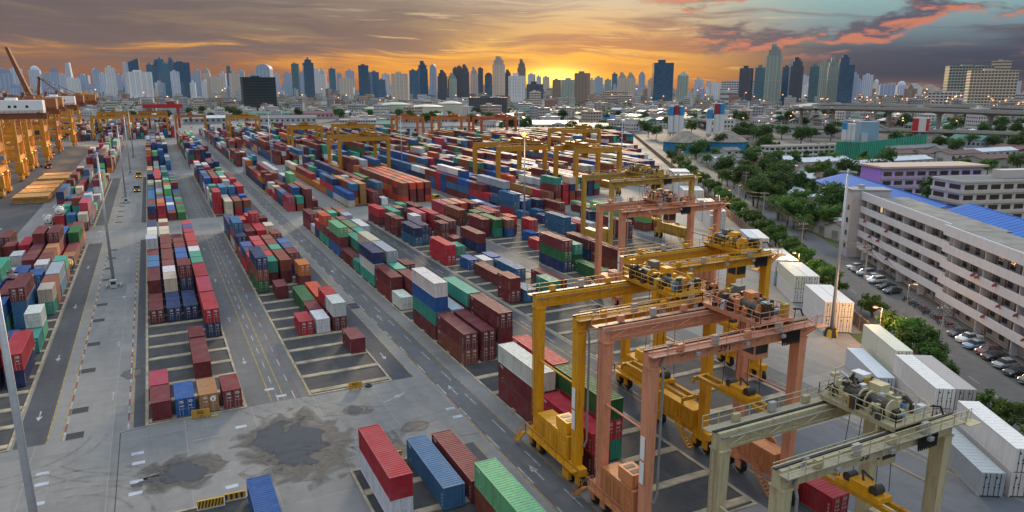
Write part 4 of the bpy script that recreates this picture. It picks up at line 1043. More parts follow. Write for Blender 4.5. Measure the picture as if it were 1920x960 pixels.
# green belt along the wall, from the picture's right edge into the distance
k = 0
for al, ac, kd, s in ((-42,2.4,4,1.3),(-36,2.4,0,.75),(-30.5,2.6,4,1.15),(-19,2.2,4,1.2),(-15,2.4,0,.8),(-11,2.4,0,.95),(-7,2.6,0,1.0),(-3,2.4,4,1.5),(0.5,2.2,0,.8),(14,5.0,4,1.35),(27,2.2,4,1.4),(31,2.4,0,.85),(36,2.2,4,1.5),(40,2.6,0,.8),(45,2.4,4,1.4),(50,2.4,0,.9),(55,2.2,4,1.5),(60,2.6,0,.95),(65,2.4,4,1.3),(70,2.3,0,.85),(75,2.5,0,1.0),(80,2.2,4,1.4),(86,2.5,0,.95),(92,2.4,4,1.5),(98,2.6,0,1.0),(105,2.4,0,.9),(112,2.6,4,1.5),(119,2.4,0,1.0),(127,2.6,0,.95),(136,2.4,4,1.6),(145,2.6,0,1.0),(155,2.4,0,1.0),(166,2.6,0,1.1),(178,2.4,0,1.0),(192,2.6,0,1.1),(208,2.6,1,.8),(226,2.6,0,1.1),(248,2.6,1,.9),(272,2.6,1,.9),(300,2.6,1,1.0)):
    tree(kd, FP(al, ac), '%s bushy tree leaning over the boundary wall, counted from the right edge' % ORD[k], s, 'trees along the boundary wall'); k += 1
# bigger trees across the street and among the houses
k = 0
for u, v, kd, s in ((1455,385,3,1.15),(1475,372,3,1.0),(1432,372,1,1.2),(1410,350,1,1.1),(1500,372,2,1.3),(1385,345,1,1.0),(1360,322,1,1.0),(1405,318,3,.9),(1435,330,3,.9),(1465,345,3,1.0),(1340,300,1,.9),(1520,340,1,.9),(1640,352,3,1.15),(1615,345,3,.9),(1755,392,3,1.1),(1735,400,2,1.2),(1770,388,2,1.1),(1670,300,1,.9),(1880,375,0,1.0),(1868,405,0,1.0),(1910,400,1,.9),(1560,312,1,.9),(1800,328,1,1.0),(1850,330,1,1.0),(1905,325,1,1.2),(1790,292,3,1.0),(1760,285,3,1.0),(1820,285,3,1.1),(1865,287,3,1.1),(1900,290,3,1.2),(1915,280,3,1.2),(1700,275,3,.9),(1500,262,3,1.0),(1520,265,3,1.0),(1380,265,3,.9),(1300,275,1,1.0),(1320,285,1,1.0),(1280,290,1,.9),(1260,280,1,1.0),(1440,270,1,.9),(1120,262,3,1.2),(1095,258,3,1.1),(1070,255,3,1.3),(985,253,3,1.5),(962,250,3,1.4),(945,252,3,1.1),(1140,262,3,1.1),(770,233,3,1.2),(735,232,3,1.3),(800,232,3,1.2),(1230,262,3,1.1),(1215,258,3,1.2),(380,215,3,1.3),(355,218,3,1.2),(425,218,3,1.4),(440,216,3,1.2),(410,222,3,1.0),(395,226,3,1.0)):
    p = G(u, v); dz = math.hypot(p.x, p.y)
    tree(kd, p, '%s roadside tree of the loose green groups beyond the wall, numbered from the long grey building outwards' % ORD[k] if False else 'leafy tree with a %s crown, %s among those beyond the wall' % (['low round','broad','slim dark','wide dark','small'][kd], ORD[k]), s, 'trees beyond the wall'); k += 1

rt_ = random.Random(8); k2 = 0
for _ in range(95):
    al, ac = rt_.uniform(74, 400), 14+106*rt_.random()**1.6
    if ac > 40 and al < 178: continue
    if ac > 62 and al < 210: continue
    k2 += 1; tree(rt_.choice((1,1,3,2,0)), FP(al, ac), 'green garden tree, %s of the leafy quarter across the street' % ORD[k2-1], rt_.uniform(.75,1.25), 'garden trees across the street')
# ------------------------------------------------------------------ apartment block
def apartment(label, a0, a1, c0, depth, floors, bays, fh=3.15, wallc=(.62,.64,.675)):
    o = thing('apartment_building', label, 'building', FP(a0, c0), FA)
    Ln = a1-a0; H = floors*fh
    MB().box(1.3, depth, 0, Ln, 0, H+.1).build('wall', P_PLAIN, o, (.30,.285,.27))  # back wall darker than the parapets: balcony corridor shade put into its colour
    for f in range(floors+1):
        z = f*fh
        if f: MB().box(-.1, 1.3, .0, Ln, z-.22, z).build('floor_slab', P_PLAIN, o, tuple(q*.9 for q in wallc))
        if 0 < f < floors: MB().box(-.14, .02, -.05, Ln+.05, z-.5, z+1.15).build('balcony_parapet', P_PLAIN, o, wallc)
    MB().box(-.25, .05, -.1, Ln+.1, H-.3, H+1.7).build('roof_parapet', P_PLAIN, o, wallc)
    MB().box(.05, depth+.3, -.1, Ln+.1, H+.05, H+.32).build('roof', flat('roof_concrete', (.20,.20,.185), .9, .3, .3) if 'roof_concrete' not in MATS else MATS['roof_concrete'], o)
    pw = Ln/bays
    win = MB(); win.box(1.2,1.3,.1,1.75,.85,2.6,0); win.box(1.17,1.2,.18,.90,.95,2.5,1); win.box(1.17,1.2,.97,1.68,.95,2.5,1)
    wm = win.mesh('window', [P_PLAIN, GLASSD]); dr = MB().box(1.2,1.3,1.75,2.6,.0,2.2,0); dr.box(1.19,1.2,1.85,2.5,.1,2.1,1); dm = dr.mesh('door', [P_PLAIN, flat('door_wood', (.10,.07,.055), .6, .3, 2) if 'door_wood' not in MATS else MATS['door_wood']])
    lm = MB().box(1.2,1.3,.25,1.55,.95,2.45,0).box(1.17,1.2,.32,1.48,1.02,2.38,1).mesh('lit_window', [P_PLAIN, LITW])
    pm = MB().box(.02,1.3,-.08,.08,0,fh-.22).mesh('partition', P_PLAIN)
    rr = random.Random(int(a0*3+900))
    for f in range(floors):
        for b in range(bays):
            w_ = link('window', lm if rr.random() < .07 else wm, o, (.40,.40,.40), (rr.uniform(0,.05), b*pw+.1, f*fh)); 
            if rr.random() < .75: link('door', dm, o, (.35,.33,.32), (0, b*pw+.1, f*fh))
            if b % 3 == 0: link('partition', pm, o, wallc, (0, b*pw, f*fh))
    return o
t = NT('lit_window_pane'); t.put(t.b.inputs['Base Color'], (.5,.4,.25)); t.put(t.b.inputs['Emission Color'], (1,.72,.35)); t.b.inputs['Emission Strength'].default_value = .55; LITW = t.mat
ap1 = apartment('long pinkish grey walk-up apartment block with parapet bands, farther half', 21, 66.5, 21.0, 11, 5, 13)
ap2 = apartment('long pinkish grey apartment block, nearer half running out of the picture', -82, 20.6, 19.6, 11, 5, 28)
o = thing('stair_tower', 'plain stair tower at the street end of the apartment block', 'building', FP(66.8, 18.6), FA)
MB().box(0, 9.5, 0, 5.5, 0, 17.6).build('wall', P_PLAIN, o, (.47,.44,.43)); MB().box(-.3, 9.8, -.2, 5.8, 17.6, 17.9).build('roof', P_PLAIN, o, (.30,.30,.29))
for f in range(4): MB().box(-.06,.0,1.2,2.4,2.2+f*3.4,3.5+f*3.4).build('window', GLASSD, o)
MB().cyl((3,2.5,17.9),(3,2.5,18.9),.8,12).build('water_tank', GALV, o)
# red satellite dishes hung on the parapets
dm_ = MB().lathe([(0,0),(.2,.02),(.36,.08),(.44,.16)], 14); dish_me = dm_.mesh('dish', P_PLAIN); arm_me = MB().bar((0,0,0),(0,0,.4),.03).bar((0,0,-.4),(0,0,0),.05).mesh('arm', DARK)
for k, (al, f) in enumerate(((62,3),(60,1),(58,2),(56.5,1),(53,2),(49,3),(47,1),(8,3),(6.5,3),(1,3),(-1,2),(-6,2),(-9,1),(-12,3),(-15,1),(-19,2),(3,1),(-24,1))):
    ac = 21.0 if al > 20.8 else 19.6
    q = FP(al, ac-.45, f*3.15+.9); o = link('satellite_dish', dish_me, None, (.50,.14,.15), q); o.rotation_euler = (R(58), 0, R(160)); o.scale = (1.1,1.1,1.1)
    tag(o, 'red satellite dish on the apartment block, %s storey, %s from the stair tower' % (ORD[f], ORD[k]), 'satellite dish', 'red satellite dishes'); link('arm', arm_me, o)

# ------------------------------------------------------------------ parked cars
def car_meshes(kind):
    # side profile sections: y, half width, z low, z shoulder, z roof, roof half width
    if kind == 0:   sec = [(-2.15,.70,.35,.62,.62,.5),(-2.0,.82,.28,.80,.82,.6),(-1.15,.86,.24,.90,.95,.62),(-.45,.87,.22,.93,1.38,.62),(.35,.87,.22,.94,1.44,.63),(1.1,.87,.24,.95,1.36,.61),(1.65,.85,.28,.96,1.02,.6),(2.1,.78,.32,.90,.92,.55),(2.2,.70,.4,.7,.7,.5)]
    elif kind == 1: sec = [(-2.2,.72,.40,.72,.72,.5),(-2.05,.84,.30,.92,.95,.62),(-1.1,.88,.26,1.04,1.08,.64),(-.5,.89,.25,1.06,1.62,.66),(.6,.89,.25,1.07,1.70,.67),(1.6,.89,.27,1.07,1.66,.66),(2.0,.86,.32,1.05,1.40,.62),(2.2,.80,.4,.95,.95,.6)]
    else:           sec = [(-2.5,.72,.42,.75,.75,.5),(-2.3,.86,.34,.98,1.0,.6),(-1.3,.90,.30,1.06,1.1,.64),(-.7,.90,.30,1.08,1.62,.66),(.3,.90,.30,1.08,1.66,.66),(.65,.90,.30,1.08,1.5,.62),(.72,.90,.30,1.06,1.06,.7),(2.3,.90,.34,1.05,1.05,.7),(2.45,.85,.4,.95,.95,.6)]
    b = MB(); vs = []
    for y, w, z0, zs, zr, rw in sec: vs += [(-w*.9,y,z0),(-w,y,(z0+zs)/2),(-w*.97,y,zs),(-rw,y,max(zr,zs)),(rw,y,max(zr,zs)),(w*.97,y,zs),(w,y,(z0+zs)/2),(w*.9,y,z0)]
    fs = []; mi = []
    for i in range(len(sec)-1):
        for j in range(8):
            a, c = i*8+j, i*8+(j+1)%8; fs.append((a, a+8, c+8, c))
            tall = sec[i][4]-sec[i][3] > .25 or sec[i+1][4]-sec[i+1][3] > .25
            both = sec[i][4]-sec[i][3] > .25 and sec[i+1][4]-sec[i+1][3] > .25
            mi.append(1 if (j in (2,4) and tall) or (j == 3 and tall and not both) else 0)
    b.add(vs, fs); b.m = mi; b.f += [tuple(range(7,-1,-1)), tuple(range(len(vs)-8, len(vs)))]; b.m += [0,0]; b.c += [None,None]
    body = b.mesh('car_body', [P_CAR, GLASSD]); body.polygons.foreach_set('use_smooth', [True]*len(body.polygons))
    return body
CARB = [car_meshes(i) for i in range(3)]
cw_t = MB().cyl((-.1,0,0),(.1,0,0),.32,14).mesh('tyre', RUBBER); cw_r = MB().cyl((-.115,0,0),(.115,0,0),.20,10).mesh('rim', GALV)
hl_me = MB().box(-.16,.16,-.05,.05,-.08,.08).mesh('headlight', flat('lamp_lens', (.6,.6,.58), .2, .05, 2)); tl_me = MB().box(-.14,.14,-.05,.05,-.10,.10).mesh('tail_light', flat('red_lens', (.35,.02,.02), .25, .1, 2))
def car(kind, col, p, rz, label, name='parked_car', group='cars parked beside the apartment block'):
    o = link(name, CARB[kind], None, col, p, rz); tag(o, label, 'car', group)
    for x in (-.80,.80):
        for y in (-1.35, 1.35): w_ = link('wheel', cw_t, o, None, (x,y,.32)); link('rim', cw_r, w_)
    ye = 2.16 if kind < 2 else 2.42; yf = -2.12 if kind < 2 else -2.42
    for x in (-.58,.58): link('headlight', hl_me, o, None, (x,yf+.02,.72)); link('tail_light', tl_me, o, None, (x,ye-.04,.78))
    return o
CC = {'white': (.72,.72,.70), 'silver grey': (.36,.37,.38), 'dark grey': (.07,.072,.078), 'black': (.02,.02,.022), 'pale blue': (.30,.40,.50), 'dark red': (.16,.02,.022), 'bronze': (.18,.15,.12)}
names = ['white','dark grey','silver grey','white','white','black','dark grey', None, 'dark grey','white','pale blue','dark red','black','silver grey','black','bronze','white','pale blue','dark red','white','silver grey','dark grey']
als = [53.5,50.4,47.2,43.6,40.4,35.5,32.0,0, 4.4,1.2,-1.9,-5.0,-7.2,-10.6,-13.9,-17.0,-20.2,-23.0,-26.0,-29.2,-33,-37]
for k, (c, al) in enumerate(zip(names, als)):
    if not c: continue
    kd = (0,0,1,0,1,0,0,0,0,2,0,1,0,0,0,2,0,0,0,1,0,0)[k]
    car(kd, CC[c], FP(al, 16.2+random.uniform(-.4,.4), .02), FA+R(-68)+random.uniform(-.05,.05), '%s %s, %s parked car counted from the stair tower' % (c, ['saloon car','tall wagon','pickup'][kd], ORD[k]))
# motorcycles
mw = MB()
for y in (-.62,.62):
    n = 12
    for i in range(n): a, b_ = 2*math.pi*i/n, 2*math.pi*(i+1)/n; mw.bar((0,y+.28*math.cos(a),.30+.28*math.sin(a)),(0,y+.28*math.cos(b_),.30+.28*math.sin(b_)),.09)
mw_me = mw.mesh('wheels', RUBBER); mbm = MB().box(-.13,.13,-.35,.30,.35,.62).box(-.12,.12,-.1,.62,.62,.76).bar((0,-.6,.3),(0,-.42,.95),.09).box(-.1,.1,-.52,-.36,.70,1.0).mesh('body', P_CAR); mh = MB().bar((-.34,-.42,1.0),(.34,-.42,1.0),.04).mesh('handlebar', DARK)
for k in range(12):
    o = thing('motorcycle', 'small parked motorcycle, %s of the row before the apartment entrance' % ORD[k], 'motorcycle', FP(26-k*1.5+random.uniform(-.3,.3), 16.8+random.uniform(-.5,.5), .02), FA+R(-80)+random.uniform(-.3,.3), 'motorcycles parked in a row')
    link('wheels', mw_me, o); link('body', mbm, o, random.choice(((.02,.02,.022),(.25,.02,.02),(.05,.06,.1),(.3,.3,.3)))); link('handlebar', mh, o)

# ------------------------------------------------------------------ poles, lamps and wires
def util_pole(p, h, label):
    o = thing('utility_pole', label, 'utility pole', p, FA, 'concrete utility poles')
    MB().cyl((0,0,0),(0,0,h),.20,8,.12).build('pole', CONC, o)
    for z in (h-.5, h-1.6): MB().box(-1.2,1.2,-.06,.06,z-.07,z+.07).build('crossarm', STEELGREY, o)
    i_ = MB()
    for x in (-1.0,-.4,.4,1.0): i_.cyl((x,0,h-.43),(x,0,h-.18),.06,6)
    i_.build('insulators', WHITE, o); return p, h
UP = [util_pole(FP(al, ac), h, '%s concrete utility pole along the street counted from the right edge' % ORD[k]) for k, (al, ac, h) in enumerate(((-44,4.2,11),(-14,3.8,11),(16.2,3.6,14),(56,3.6,11),(95.4,3.8,13),(130,3.8,11),(160,13.0,12),(195,3.8,11),(235,3.8,11),(280,3.8,11)))]
for i in range(len(UP)-1):
    (p, h), (q, h2) = UP[i], UP[i+1]; o = thing('power_line', 'sagging power cables from the %s to the %s utility pole' % (ORD[i], ORD[i+1]), 'cable', p, 0, 'overhead cables')
    for dx in (-1.0,-.4,.4,1.0):
        for lvl in ((.15,) if dx in (-1.0,1.0) else (.15, 1.3)):
            pts = []
            for k in range(7):
                f = k/6; a = (q-p)*f+FN*dx; pts.append((a.x, a.y, h*(1-f)+h2*f-lvl-1.2*4*f*(1-f)))
            MB().tube(pts, .035, 4).build('cable', RUBBER, o)
def point(p, e, col=(1,.48,.14), r=.25):
    l = bpy.data.lights.new('lamp_light', 'POINT'); l.energy = e; l.color = col; l.shadow_soft_size = r
    return l
def street_lamp(p, h, label, rz=0, e=0, mat=LAMP, s=1.0, group='street lamps along the boundary wall', cat='street lamp'):
    o = thing('street_lamp', label, cat, p, rz, group)
    MB().cyl((0,0,0),(0,0,h),.09*s,6,.06*s).build('pole', GALV, o); MB().bar((0,0,h-.1),(1.1*s,0,h+.15),.07*s).build('arm', GALV, o)
    hd = MB().box(.75*s,1.5*s,-.16*s,.16*s,h+.08,h+.26).build('lamp_head', GALV, o)
    MB().box(.80*s,1.46*s,-.15*s,.15*s,h-.04,h+.079).build('lens', mat, hd)
    if e:
        lo_ = bpy.data.objects.new('lamp_light', point(p, e)); COL.objects.link(lo_); lo_.parent = o; lo_.location = (1.1*s, 0, h-.25)
    return o
for k, (u, v, e) in enumerate(((1654,577,2600),(1499,475,2200),(1705,533,250),(1350,367,1800),(1374,357,0),(1316,325,1200),(1307,338,1200),(1277,322,1000),(1297,295,0),(1258,297,300),(1365,299,0),(1283,285,0),(1240,305,0),(1393,348,0))):
    p = G(u, v, 7); street_lamp((p.x, p.y, 0), 7, '%s sodium street lamp along the wall, counted from the apartment block' % ORD[k], FA+math.pi*(0 if k == 2 else 1), e)
def mast(x, y, label, h=30, lit=False, base='cabinet'):
    o = thing('light_mast', label, 'light mast', (x, y, 0), 0, 'tall grey light masts')
    MB().cyl((0,0,.5),(0,0,h),.34,12,.16).build('pole', GALV, o, smooth=True)
    rg = MB()
    for i in range(10): a, b_ = math.pi*i/5, math.pi*(i+1)/5; rg.bar((1.3*math.cos(a),1.3*math.sin(a),h-.4),(1.3*math.cos(b_),1.3*math.sin(b_),h-.4),.09); rg.bar((0,0,h-.2),(1.3*math.cos(a),1.3*math.sin(a),h-.4),.05)
    rg.build('lamp_ring', GALV, o)
    for i in range(8):
        a = math.pi*i/4; f_ = MB().box(-.22,.22,-.15,.15,-.28,0).build('floodlight', FLOOD if lit and i in (5,6) else STEELGREY, o, None, (1.35*math.cos(a),1.35*math.sin(a),h-.42), a)
    MB().prism([(1.0*math.cos(math.pi*i/4),1.0*math.sin(math.pi*i/4)) for i in range(8)], 0, .55).build('plinth', CONC, o)
    if base == 'hazard':
        hz = MB(); hy = MB()
        for i in range(8):
            a, b_ = math.pi*i/4, math.pi*(i+1)/4
            (hz if i % 2 else hy).add([(1.25*math.cos(a),1.25*math.sin(a),0),(1.25*math.cos(b_),1.25*math.sin(b_),0),(.9*math.cos(b_),.9*math.sin(b_),1.4),(.9*math.cos(a),.9*math.sin(a),1.4)], [(0,1,2,3)])
        hz.build('black_guard', DARK, o); hy.build('yellow_guard', P_STEEL, o, (.5,.33,.03))
    else:
        MB().box(-.7,.7,-1.9,-1.0,.1,1.9).build('switch_cabinet', P_PLAIN, o, (.45,.46,.46)); MB().box(-.5,.5,-1.93,-1.9,.9,1.6).build('cabinet_window', GLASSD, o)
        for x in (-1.4,1.4): MB().box(x-.12,x+.12,-1.6,1.6,0,.5).build('guard_rail', CONC, o)
    if lit:
        MB().lathe([(0,-.75),(.55,-.5),(.75,0),(.55,.5),(0,.75)],12).build('glowing_lamp', FLOOD, o, None, (-.9,-1.2,h-.7))
        lo_ = bpy.data.objects.new('lamp_light', point(0, 1600, (1,.40,.08), .8)); COL.objects.link(lo_); lo_.parent = o; lo_.location = (-2.2,-2.6,h-4.5)
    return o
mast(-9.6, 52.0, 'tall grey light mast cut by the left picture edge', h=40); mast(-11.1, 178.8, 'tall grey light mast with a switch cabinet in the left road'); mast(-11.6, 314, 'tall grey light mast farther up the left road')
mast(-12, 420, 'third tall light mast up the left road'); mast(-12, 520, 'fourth tall light mast up the left road')
mast(105.5, 203, 'light mast with glowing orange flood lamp amid the blue containers', lit=True, base='hazard'); mast(105.8, 83.7, 'light mast with striped foot by the white refrigerated stacks', base='hazard')
mast(111.6, 349, 'light mast rising from the blue columns behind', h=30); mast(58.5, 420, 'light mast behind the sparse row'); mast(214, 420, 'light mast near the far fence corner'); mast(232, 330, 'light mast beside the far end of the fence', h=26)
# ------------------------------------------------------------------ signs and barriers on the yard floor
def board(label, body, sub, x, y, w=2.3, h=1.15, col=(.52,.27,.03)):
    o = thing('block_sign_board', label, 'sign', (x, y, 0), R(-6), 'yellow block boards')
    MB().box(-w/2,w/2,-.05,.05,.12,.12+h).build('panel', P_STEEL, o, col)
    for xx in (-w*.35, w*.35): MB().box(xx-.06,xx+.06,-.28,.28,0,.12).build('foot', STEELGREY, o)
    text('lettering', body, .72, DARK, o, (0,-.058,.62), (math.pi/2,0,0)); text('small_lettering', sub, .30, DARK, o, (0,-.058,.26), (math.pi/2,0,0))
board('yellow board lettered BB before the tan container', 'BB', '18', 2.05, 98.6); board('yellow board lettered BD at the near plot edge', 'BD', '18', 23.2, 98.7, 2.0, 1.0)
def hazard(label, x, y, rz, w=2.6, h=1.0, diag=True):
    o = thing('striped_barrier', label, 'barrier', (x, y, 0), rz, 'black and yellow barriers')
    MB().box(-w/2,w/2,-.12,.12,0,h).build('panel', P_STEEL, o, (.50,.29,.03))
    n = 8 if diag else 4
    for k in range(n):
        a = -w/2+k*w/n; d = .22 if diag else 0; b_ = w/n*.48
        m = MB(); vs = [(a,-.125,.02),(a+b_,-.125,.02),(min(w/2,a+b_+d),-.125,h-.02),(min(w/2,a+d),-.125,h-.02)]
        m.add(vs, [(0,1,2,3)]); m.add([(x_,-.121,z_) for x_,_,z_ in vs], [(3,2,1,0)]); m.build('stripe', DARK, o)
    MB().box(-w/2-.1,w/2+.1,-.3,.3,0,.1).build('foot', CONC, o)
hazard('diagonally striped barrier at the near plot, left of the blue container', 1.6, 75.2, R(-3)); hazard('block striped barrier next to the diagonal one', 4.1, 75.7, R(-3), 2.1, .8, False); hazard('diagonally striped barrier between the red and blue containers', 22.0, 76.2, 0, 2.0)
o = thing('round_traffic_sign', 'round white traffic sign on a pole beside the BB board', 'sign', (3.75, 98.5, 0))
MB().cyl((0,0,0),(0,0,2.6),.035,8).build('pole', GALV, o); MB().cyl((0,-.03,2.55),(0,-.06,2.55),.36,20).build('disc', WHITE, o); MB().box(-.06,.06,-.07,-.061,2.35,2.75).build('symbol', DARK, o); MB().box(-.45,.45,-.35,.35,0,.14).build('foot', P_STEEL, o, (.35,.30,.05))
o = thing('old_tyre', 'black tyre lying beside the BD board', 'tyre', (25.2, 98.9, .13)); tt = MB(); n = 16
tt.add([(r_*math.cos(2*math.pi*i/n), r_*math.sin(2*math.pi*i/n), z_) for r_, z_ in ((.26,-.1),(.48,-.12),(.54,0),(.48,.12),(.26,.1)) for i in range(n)], [(j*n+i,j*n+(i+1)%n,(j+1)*n+(i+1)%n,(j+1)*n+i) for j in range(4) for i in range(n)]); tt.build('tread', RUBBER, o)
# loose debris heap on top of a left stack: crumpled sheets
rr = random.Random(3)
for k in range(16):
    m = MB(); n = 5; vs = [(i*.5-1, j*.35-.7, rr.uniform(-.12,.12)) for i in range(n) for j in range(4)]
    m.add(vs, [(i*4+j, (i+1)*4+j, (i+1)*4+j+1, i*4+j+1) for i in range(n-1) for j in range(3)])
    o = m.build('scrap_sheet', P_STEEL, None, ((.30,.30,.29),(.22,.10,.08),(.40,.39,.37))[k%3], (-30.5+rr.uniform(-3,3.2), 176+rr.uniform(-4,6), 5.45+rr.uniform(0,.8)))
    o.rotation_euler = (rr.uniform(-.4,.4), rr.uniform(-.4,.4), rr.uniform(0,6)); tag(o, 'crumpled %s sheet, %s of the scrap heap on the left stacks' % (('grey','brown','pale')[k%3], ORD[k]), 'scrap sheet', 'scrap sheets heaped on the left stacks')

# ------------------------------------------------------------------ yard vehicles
def truck(x, y, rz, cab, label, trailer=None, name='truck'):
    o = thing(name, label, 'truck', (x, y, 0), rz, 'yard trucks')
    MB().box(-1.2,1.2,-1.0,1.1,.9,2.9).box(-1.15,1.15,-1.25,-1.0,.6,1.7).build('cab', P_CAR, o, cab); MB().box(-1.05,1.05,-1.03,-1.0,1.85,2.75).build('windscreen', GLASSD, o)
    MB().box(-.9,.9,1.1,13.2,1.05,1.35).build('chassis', DARK, o)
    for y_ in (-.3,2.4,3.5,10.4,11.6):
        for x_ in (-1.0,1.0): MB().cyl((x_-.2,y_,.5),(x_+.2,y_,.5),.5,12).build('wheel', RUBBER, o)
    for x_ in (-.85,.85): MB().box(x_-.18,x_+.18,-1.29,-1.25,.85,1.05).build('headlight', LAMPW, o)
    if trailer: link('load_bed', one_me[12.19,True], o, trailer, (-1.22,1.15,1.36))
truck(-53, 470, R(20), (.45,.03,.03), 'red truck with lit headlamps under the quay cranes'); truck(-60, 560, R(10), (.5,.3,.1), 'truck standing under the far quay cranes', (.3,.1,.05)); truck(-66, 500, R(-160), (.6,.5,.4), 'pale truck between the quay crane legs')
truck(-8.0, 400, 0, (.5,.30,.03), 'yellow truck driving up the left road'); truck(-8.2, 345, 0, (.20,.20,.19), 'grey flatbed truck in the left road')
p = G(1432, 325); truck(p.x, p.y, FA+R(-70), (.6,.6,.58), 'white lorry with red trailer on the street beyond the trees', (.28,.04,.035))
p = G(1410, 322); truck(p.x, p.y, FA+R(-70), (.7,.7,.7), 'white lorry parked next to the one with red trailer')
p = G(1325, 305); truck(p.x, p.y, FA+R(-30), (.55,.33,.04), 'yellow lorry on the street near the silos')
p = G(800, 372); truck(97, 262, R(15), (.5,.32,.03), 'yellow yard truck at the end of the red and orange block')

# ------------------------------------------------------------------ quay: platforms, cranes
PLANK = flat('timber_planks', (.42,.22,.075), .8, .3, .8)
for k in range(6):
    o = thing('flat_platform_stack', 'stack of orange-brown platforms on the quay road, %s from the front' % ORD[k], 'platform stack', (-44.5+k*.25, 327+k*14.2+(8 if k > 3 else 0), 0), 0, 'stacks of flat platforms')
    for l in range(4):
        m = MB(); rr = random.Random(k*9+l); dx, dy = rr.uniform(-.3,.3), rr.uniform(-.3,.3)
        m.box(-6+dx,6+dx,dy,12.6+dy,l*.62+.12,l*.62+.55)
        for q in range(5): m.box(-6.15+dx,6.15+dx,dy+.4+q*2.9,dy+.8+q*2.9,l*.62+.55,l*.62+.70)
        m.build('platform', PLANK, o)
    for q in range(8):
        MB().box(-6+q*1.5+.05,-4.5+q*1.5-.05,.1,12.4,2.56,2.66).build('plank', PLANK, o)
QY, QB = (.52,.235,.02), (.24,.075,.028)
def quay_crane(label, x, y, boom_up, s=1.0, house=(.80,.80,.78), col=QY):
    o = thing('quay_crane', label, 'quay crane', (x, y, 0), 0, 'ship-to-shore quay cranes')
    g, b_, zp, zt = 20.0, 17.0, 11.0, 31.0
    for xx in (0, -g):
        for yy in (0, b_):
            m = MB().box(xx-.75,xx+.75,yy-.7,yy+.7,2.2,zt); m.box(xx-1.0,xx+1.0,yy-2.6,yy+2.6,1.0,2.4)
            l = m.build('leg', P_STEEL, o, col)
            for q in (-2,-.7,.7,2): MB().cyl((xx-.25,yy+q,.45),(xx+.25,yy+q,.45),.45,10).build('wheel', DARK, l)
    for xx in (0,-g): MB().box(xx-.6,xx+.6,.7,b_-.7,zp-1.2,zp+1.0).build('portal_beam', P_STEEL, o, col); MB().box(xx-.5,xx+.5,.7,b_-.7,zt-1.8,zt).build('top_beam', P_STEEL, o, QB)
    for yy in (0,b_):
        MB().box(-g+.7,-.7,yy-.5,yy+.5,zp-1.0,zp+.8).build('sill_tie', P_STEEL, o, col)
        MB().bar((-g,yy,zp+1),(-.5,yy,zt-1.5),.7).build('diagonal', P_STEEL, o, col); MB().bar((0,yy,3),(-g/2,yy,zp-1),.5).build('knee_brace', P_STEEL, o, col)
    for xx in (0,-g):
        MB().box(xx-.55,xx+.55,.7,b_-.7,18,21.5).build('deep_plate_beam', P_STEEL, o, col)
        lt = MB()
        for k in range(3): z0 = 21.5+k*3; lt.bar((xx,.7,z0),(xx,b_-.7,z0+3),.35); lt.bar((xx,b_-.7,z0),(xx,.7,z0+3),.35)
        lt.build('lattice', P_STEEL, o, QB)
    for yy in (0,b_): MB().box(-g+.7,-.7,yy-.45,yy+.45,19,21).build('side_beam', P_STEEL, o, col)
    for yy in (b_/2-3, b_/2+3):
        m = MB().box(-g-2, 19, yy-.6, yy+.6, zt+.1, zt+2.4)
        for k in range(20): m.bar((-g+k*2,yy-.62,zt+.2),(-g+k*2+2,yy-.62,zt+2.2),.14)
        m.build('main_girder', P_STEEL, o, QB)
    tw = MB().box(-g,18,b_/2-2.4,b_/2+2.4,zt+.15,zt+.3); tw.build('girder_deck', STEELGREY, o)
    rl = MB(); railing(rl,(-g,b_/2-4.2,zt+2.4),(19,b_/2-4.2,zt+2.4),1.1,2.5,.05); railing(rl,(-g,b_/2+4.2,zt+2.4),(19,b_/2+4.2,zt+2.4),1.1,2.5,.05); rl.build('handrail', P_STEEL, o, QB)
    m = MB().box(3,18,b_/2-4.0,b_/2+4.0,zt+2.5,zt+7.6); m.box(5,9,b_/2-2,b_/2+2,zt+7.6,zt+8.6); hs = m.build('machinery_house', P_PLAIN, o, house)
    for q in (6,8,12): MB().box(q,q+1.0,b_/2-4.05,b_/2-4.0,zt+4.6,zt+5.6).build('window', GLASSD, hs)
    ap = Vector((-g+3, b_/2, zt+(20 if boom_up else 9)))
    for yy in (b_/2-4, b_/2+4):
        MB().bar((-g,yy,zt+2),(ap.x,ap.y+(yy-b_/2)*.3,ap.z),.9).build('mast_leg', P_STEEL, o, QB); MB().bar((2,yy,zt+2.4),(ap.x,ap.y+(yy-b_/2)*.3,ap.z),.5).build('back_stay', P_STEEL, o, QB)
        MB().bar((17,yy,zt+2.4),(ap.x,ap.y,ap.z),.32).build('tie_bar', P_STEEL, o, QB)
    MB().box(ap.x-1.2,ap.x+1.2,ap.y-2.4,ap.y+2.4,ap.z-.6,ap.z+.6).build('mast_head', P_STEEL, o, QB)
    hx = Vector((-g-2, 0, zt+1.2)); ln = 42; a = R(73) if boom_up else 0
    for yy in (b_/2-2.6, b_/2+2.6):
        e = hx+Vector((-math.cos(a)*ln, 0, math.sin(a)*ln)); m = MB(); hx2 = Vector((hx.x,yy,hx.z)); e2 = Vector((e.x,yy*.9+b_/2*.1,e.z))
        m.bar(hx2, e2, 1.5, 2.0)
        d = (e2-hx2); n_ = d.normalized().cross(Vector((0,1,0)))*2.4
        m.bar(hx2+n_, e2+n_*.3, .6)
        for k in range(12): m.bar(hx2+d*(k/12)+n_*(1-.7*k/12)*(k%2), hx2+d*((k+1)/12)+n_*(1-.7*(k+1)/12)*((k+1)%2), .22)
        m.build('boom_truss', P_STEEL, o, QB)
    m = MB()
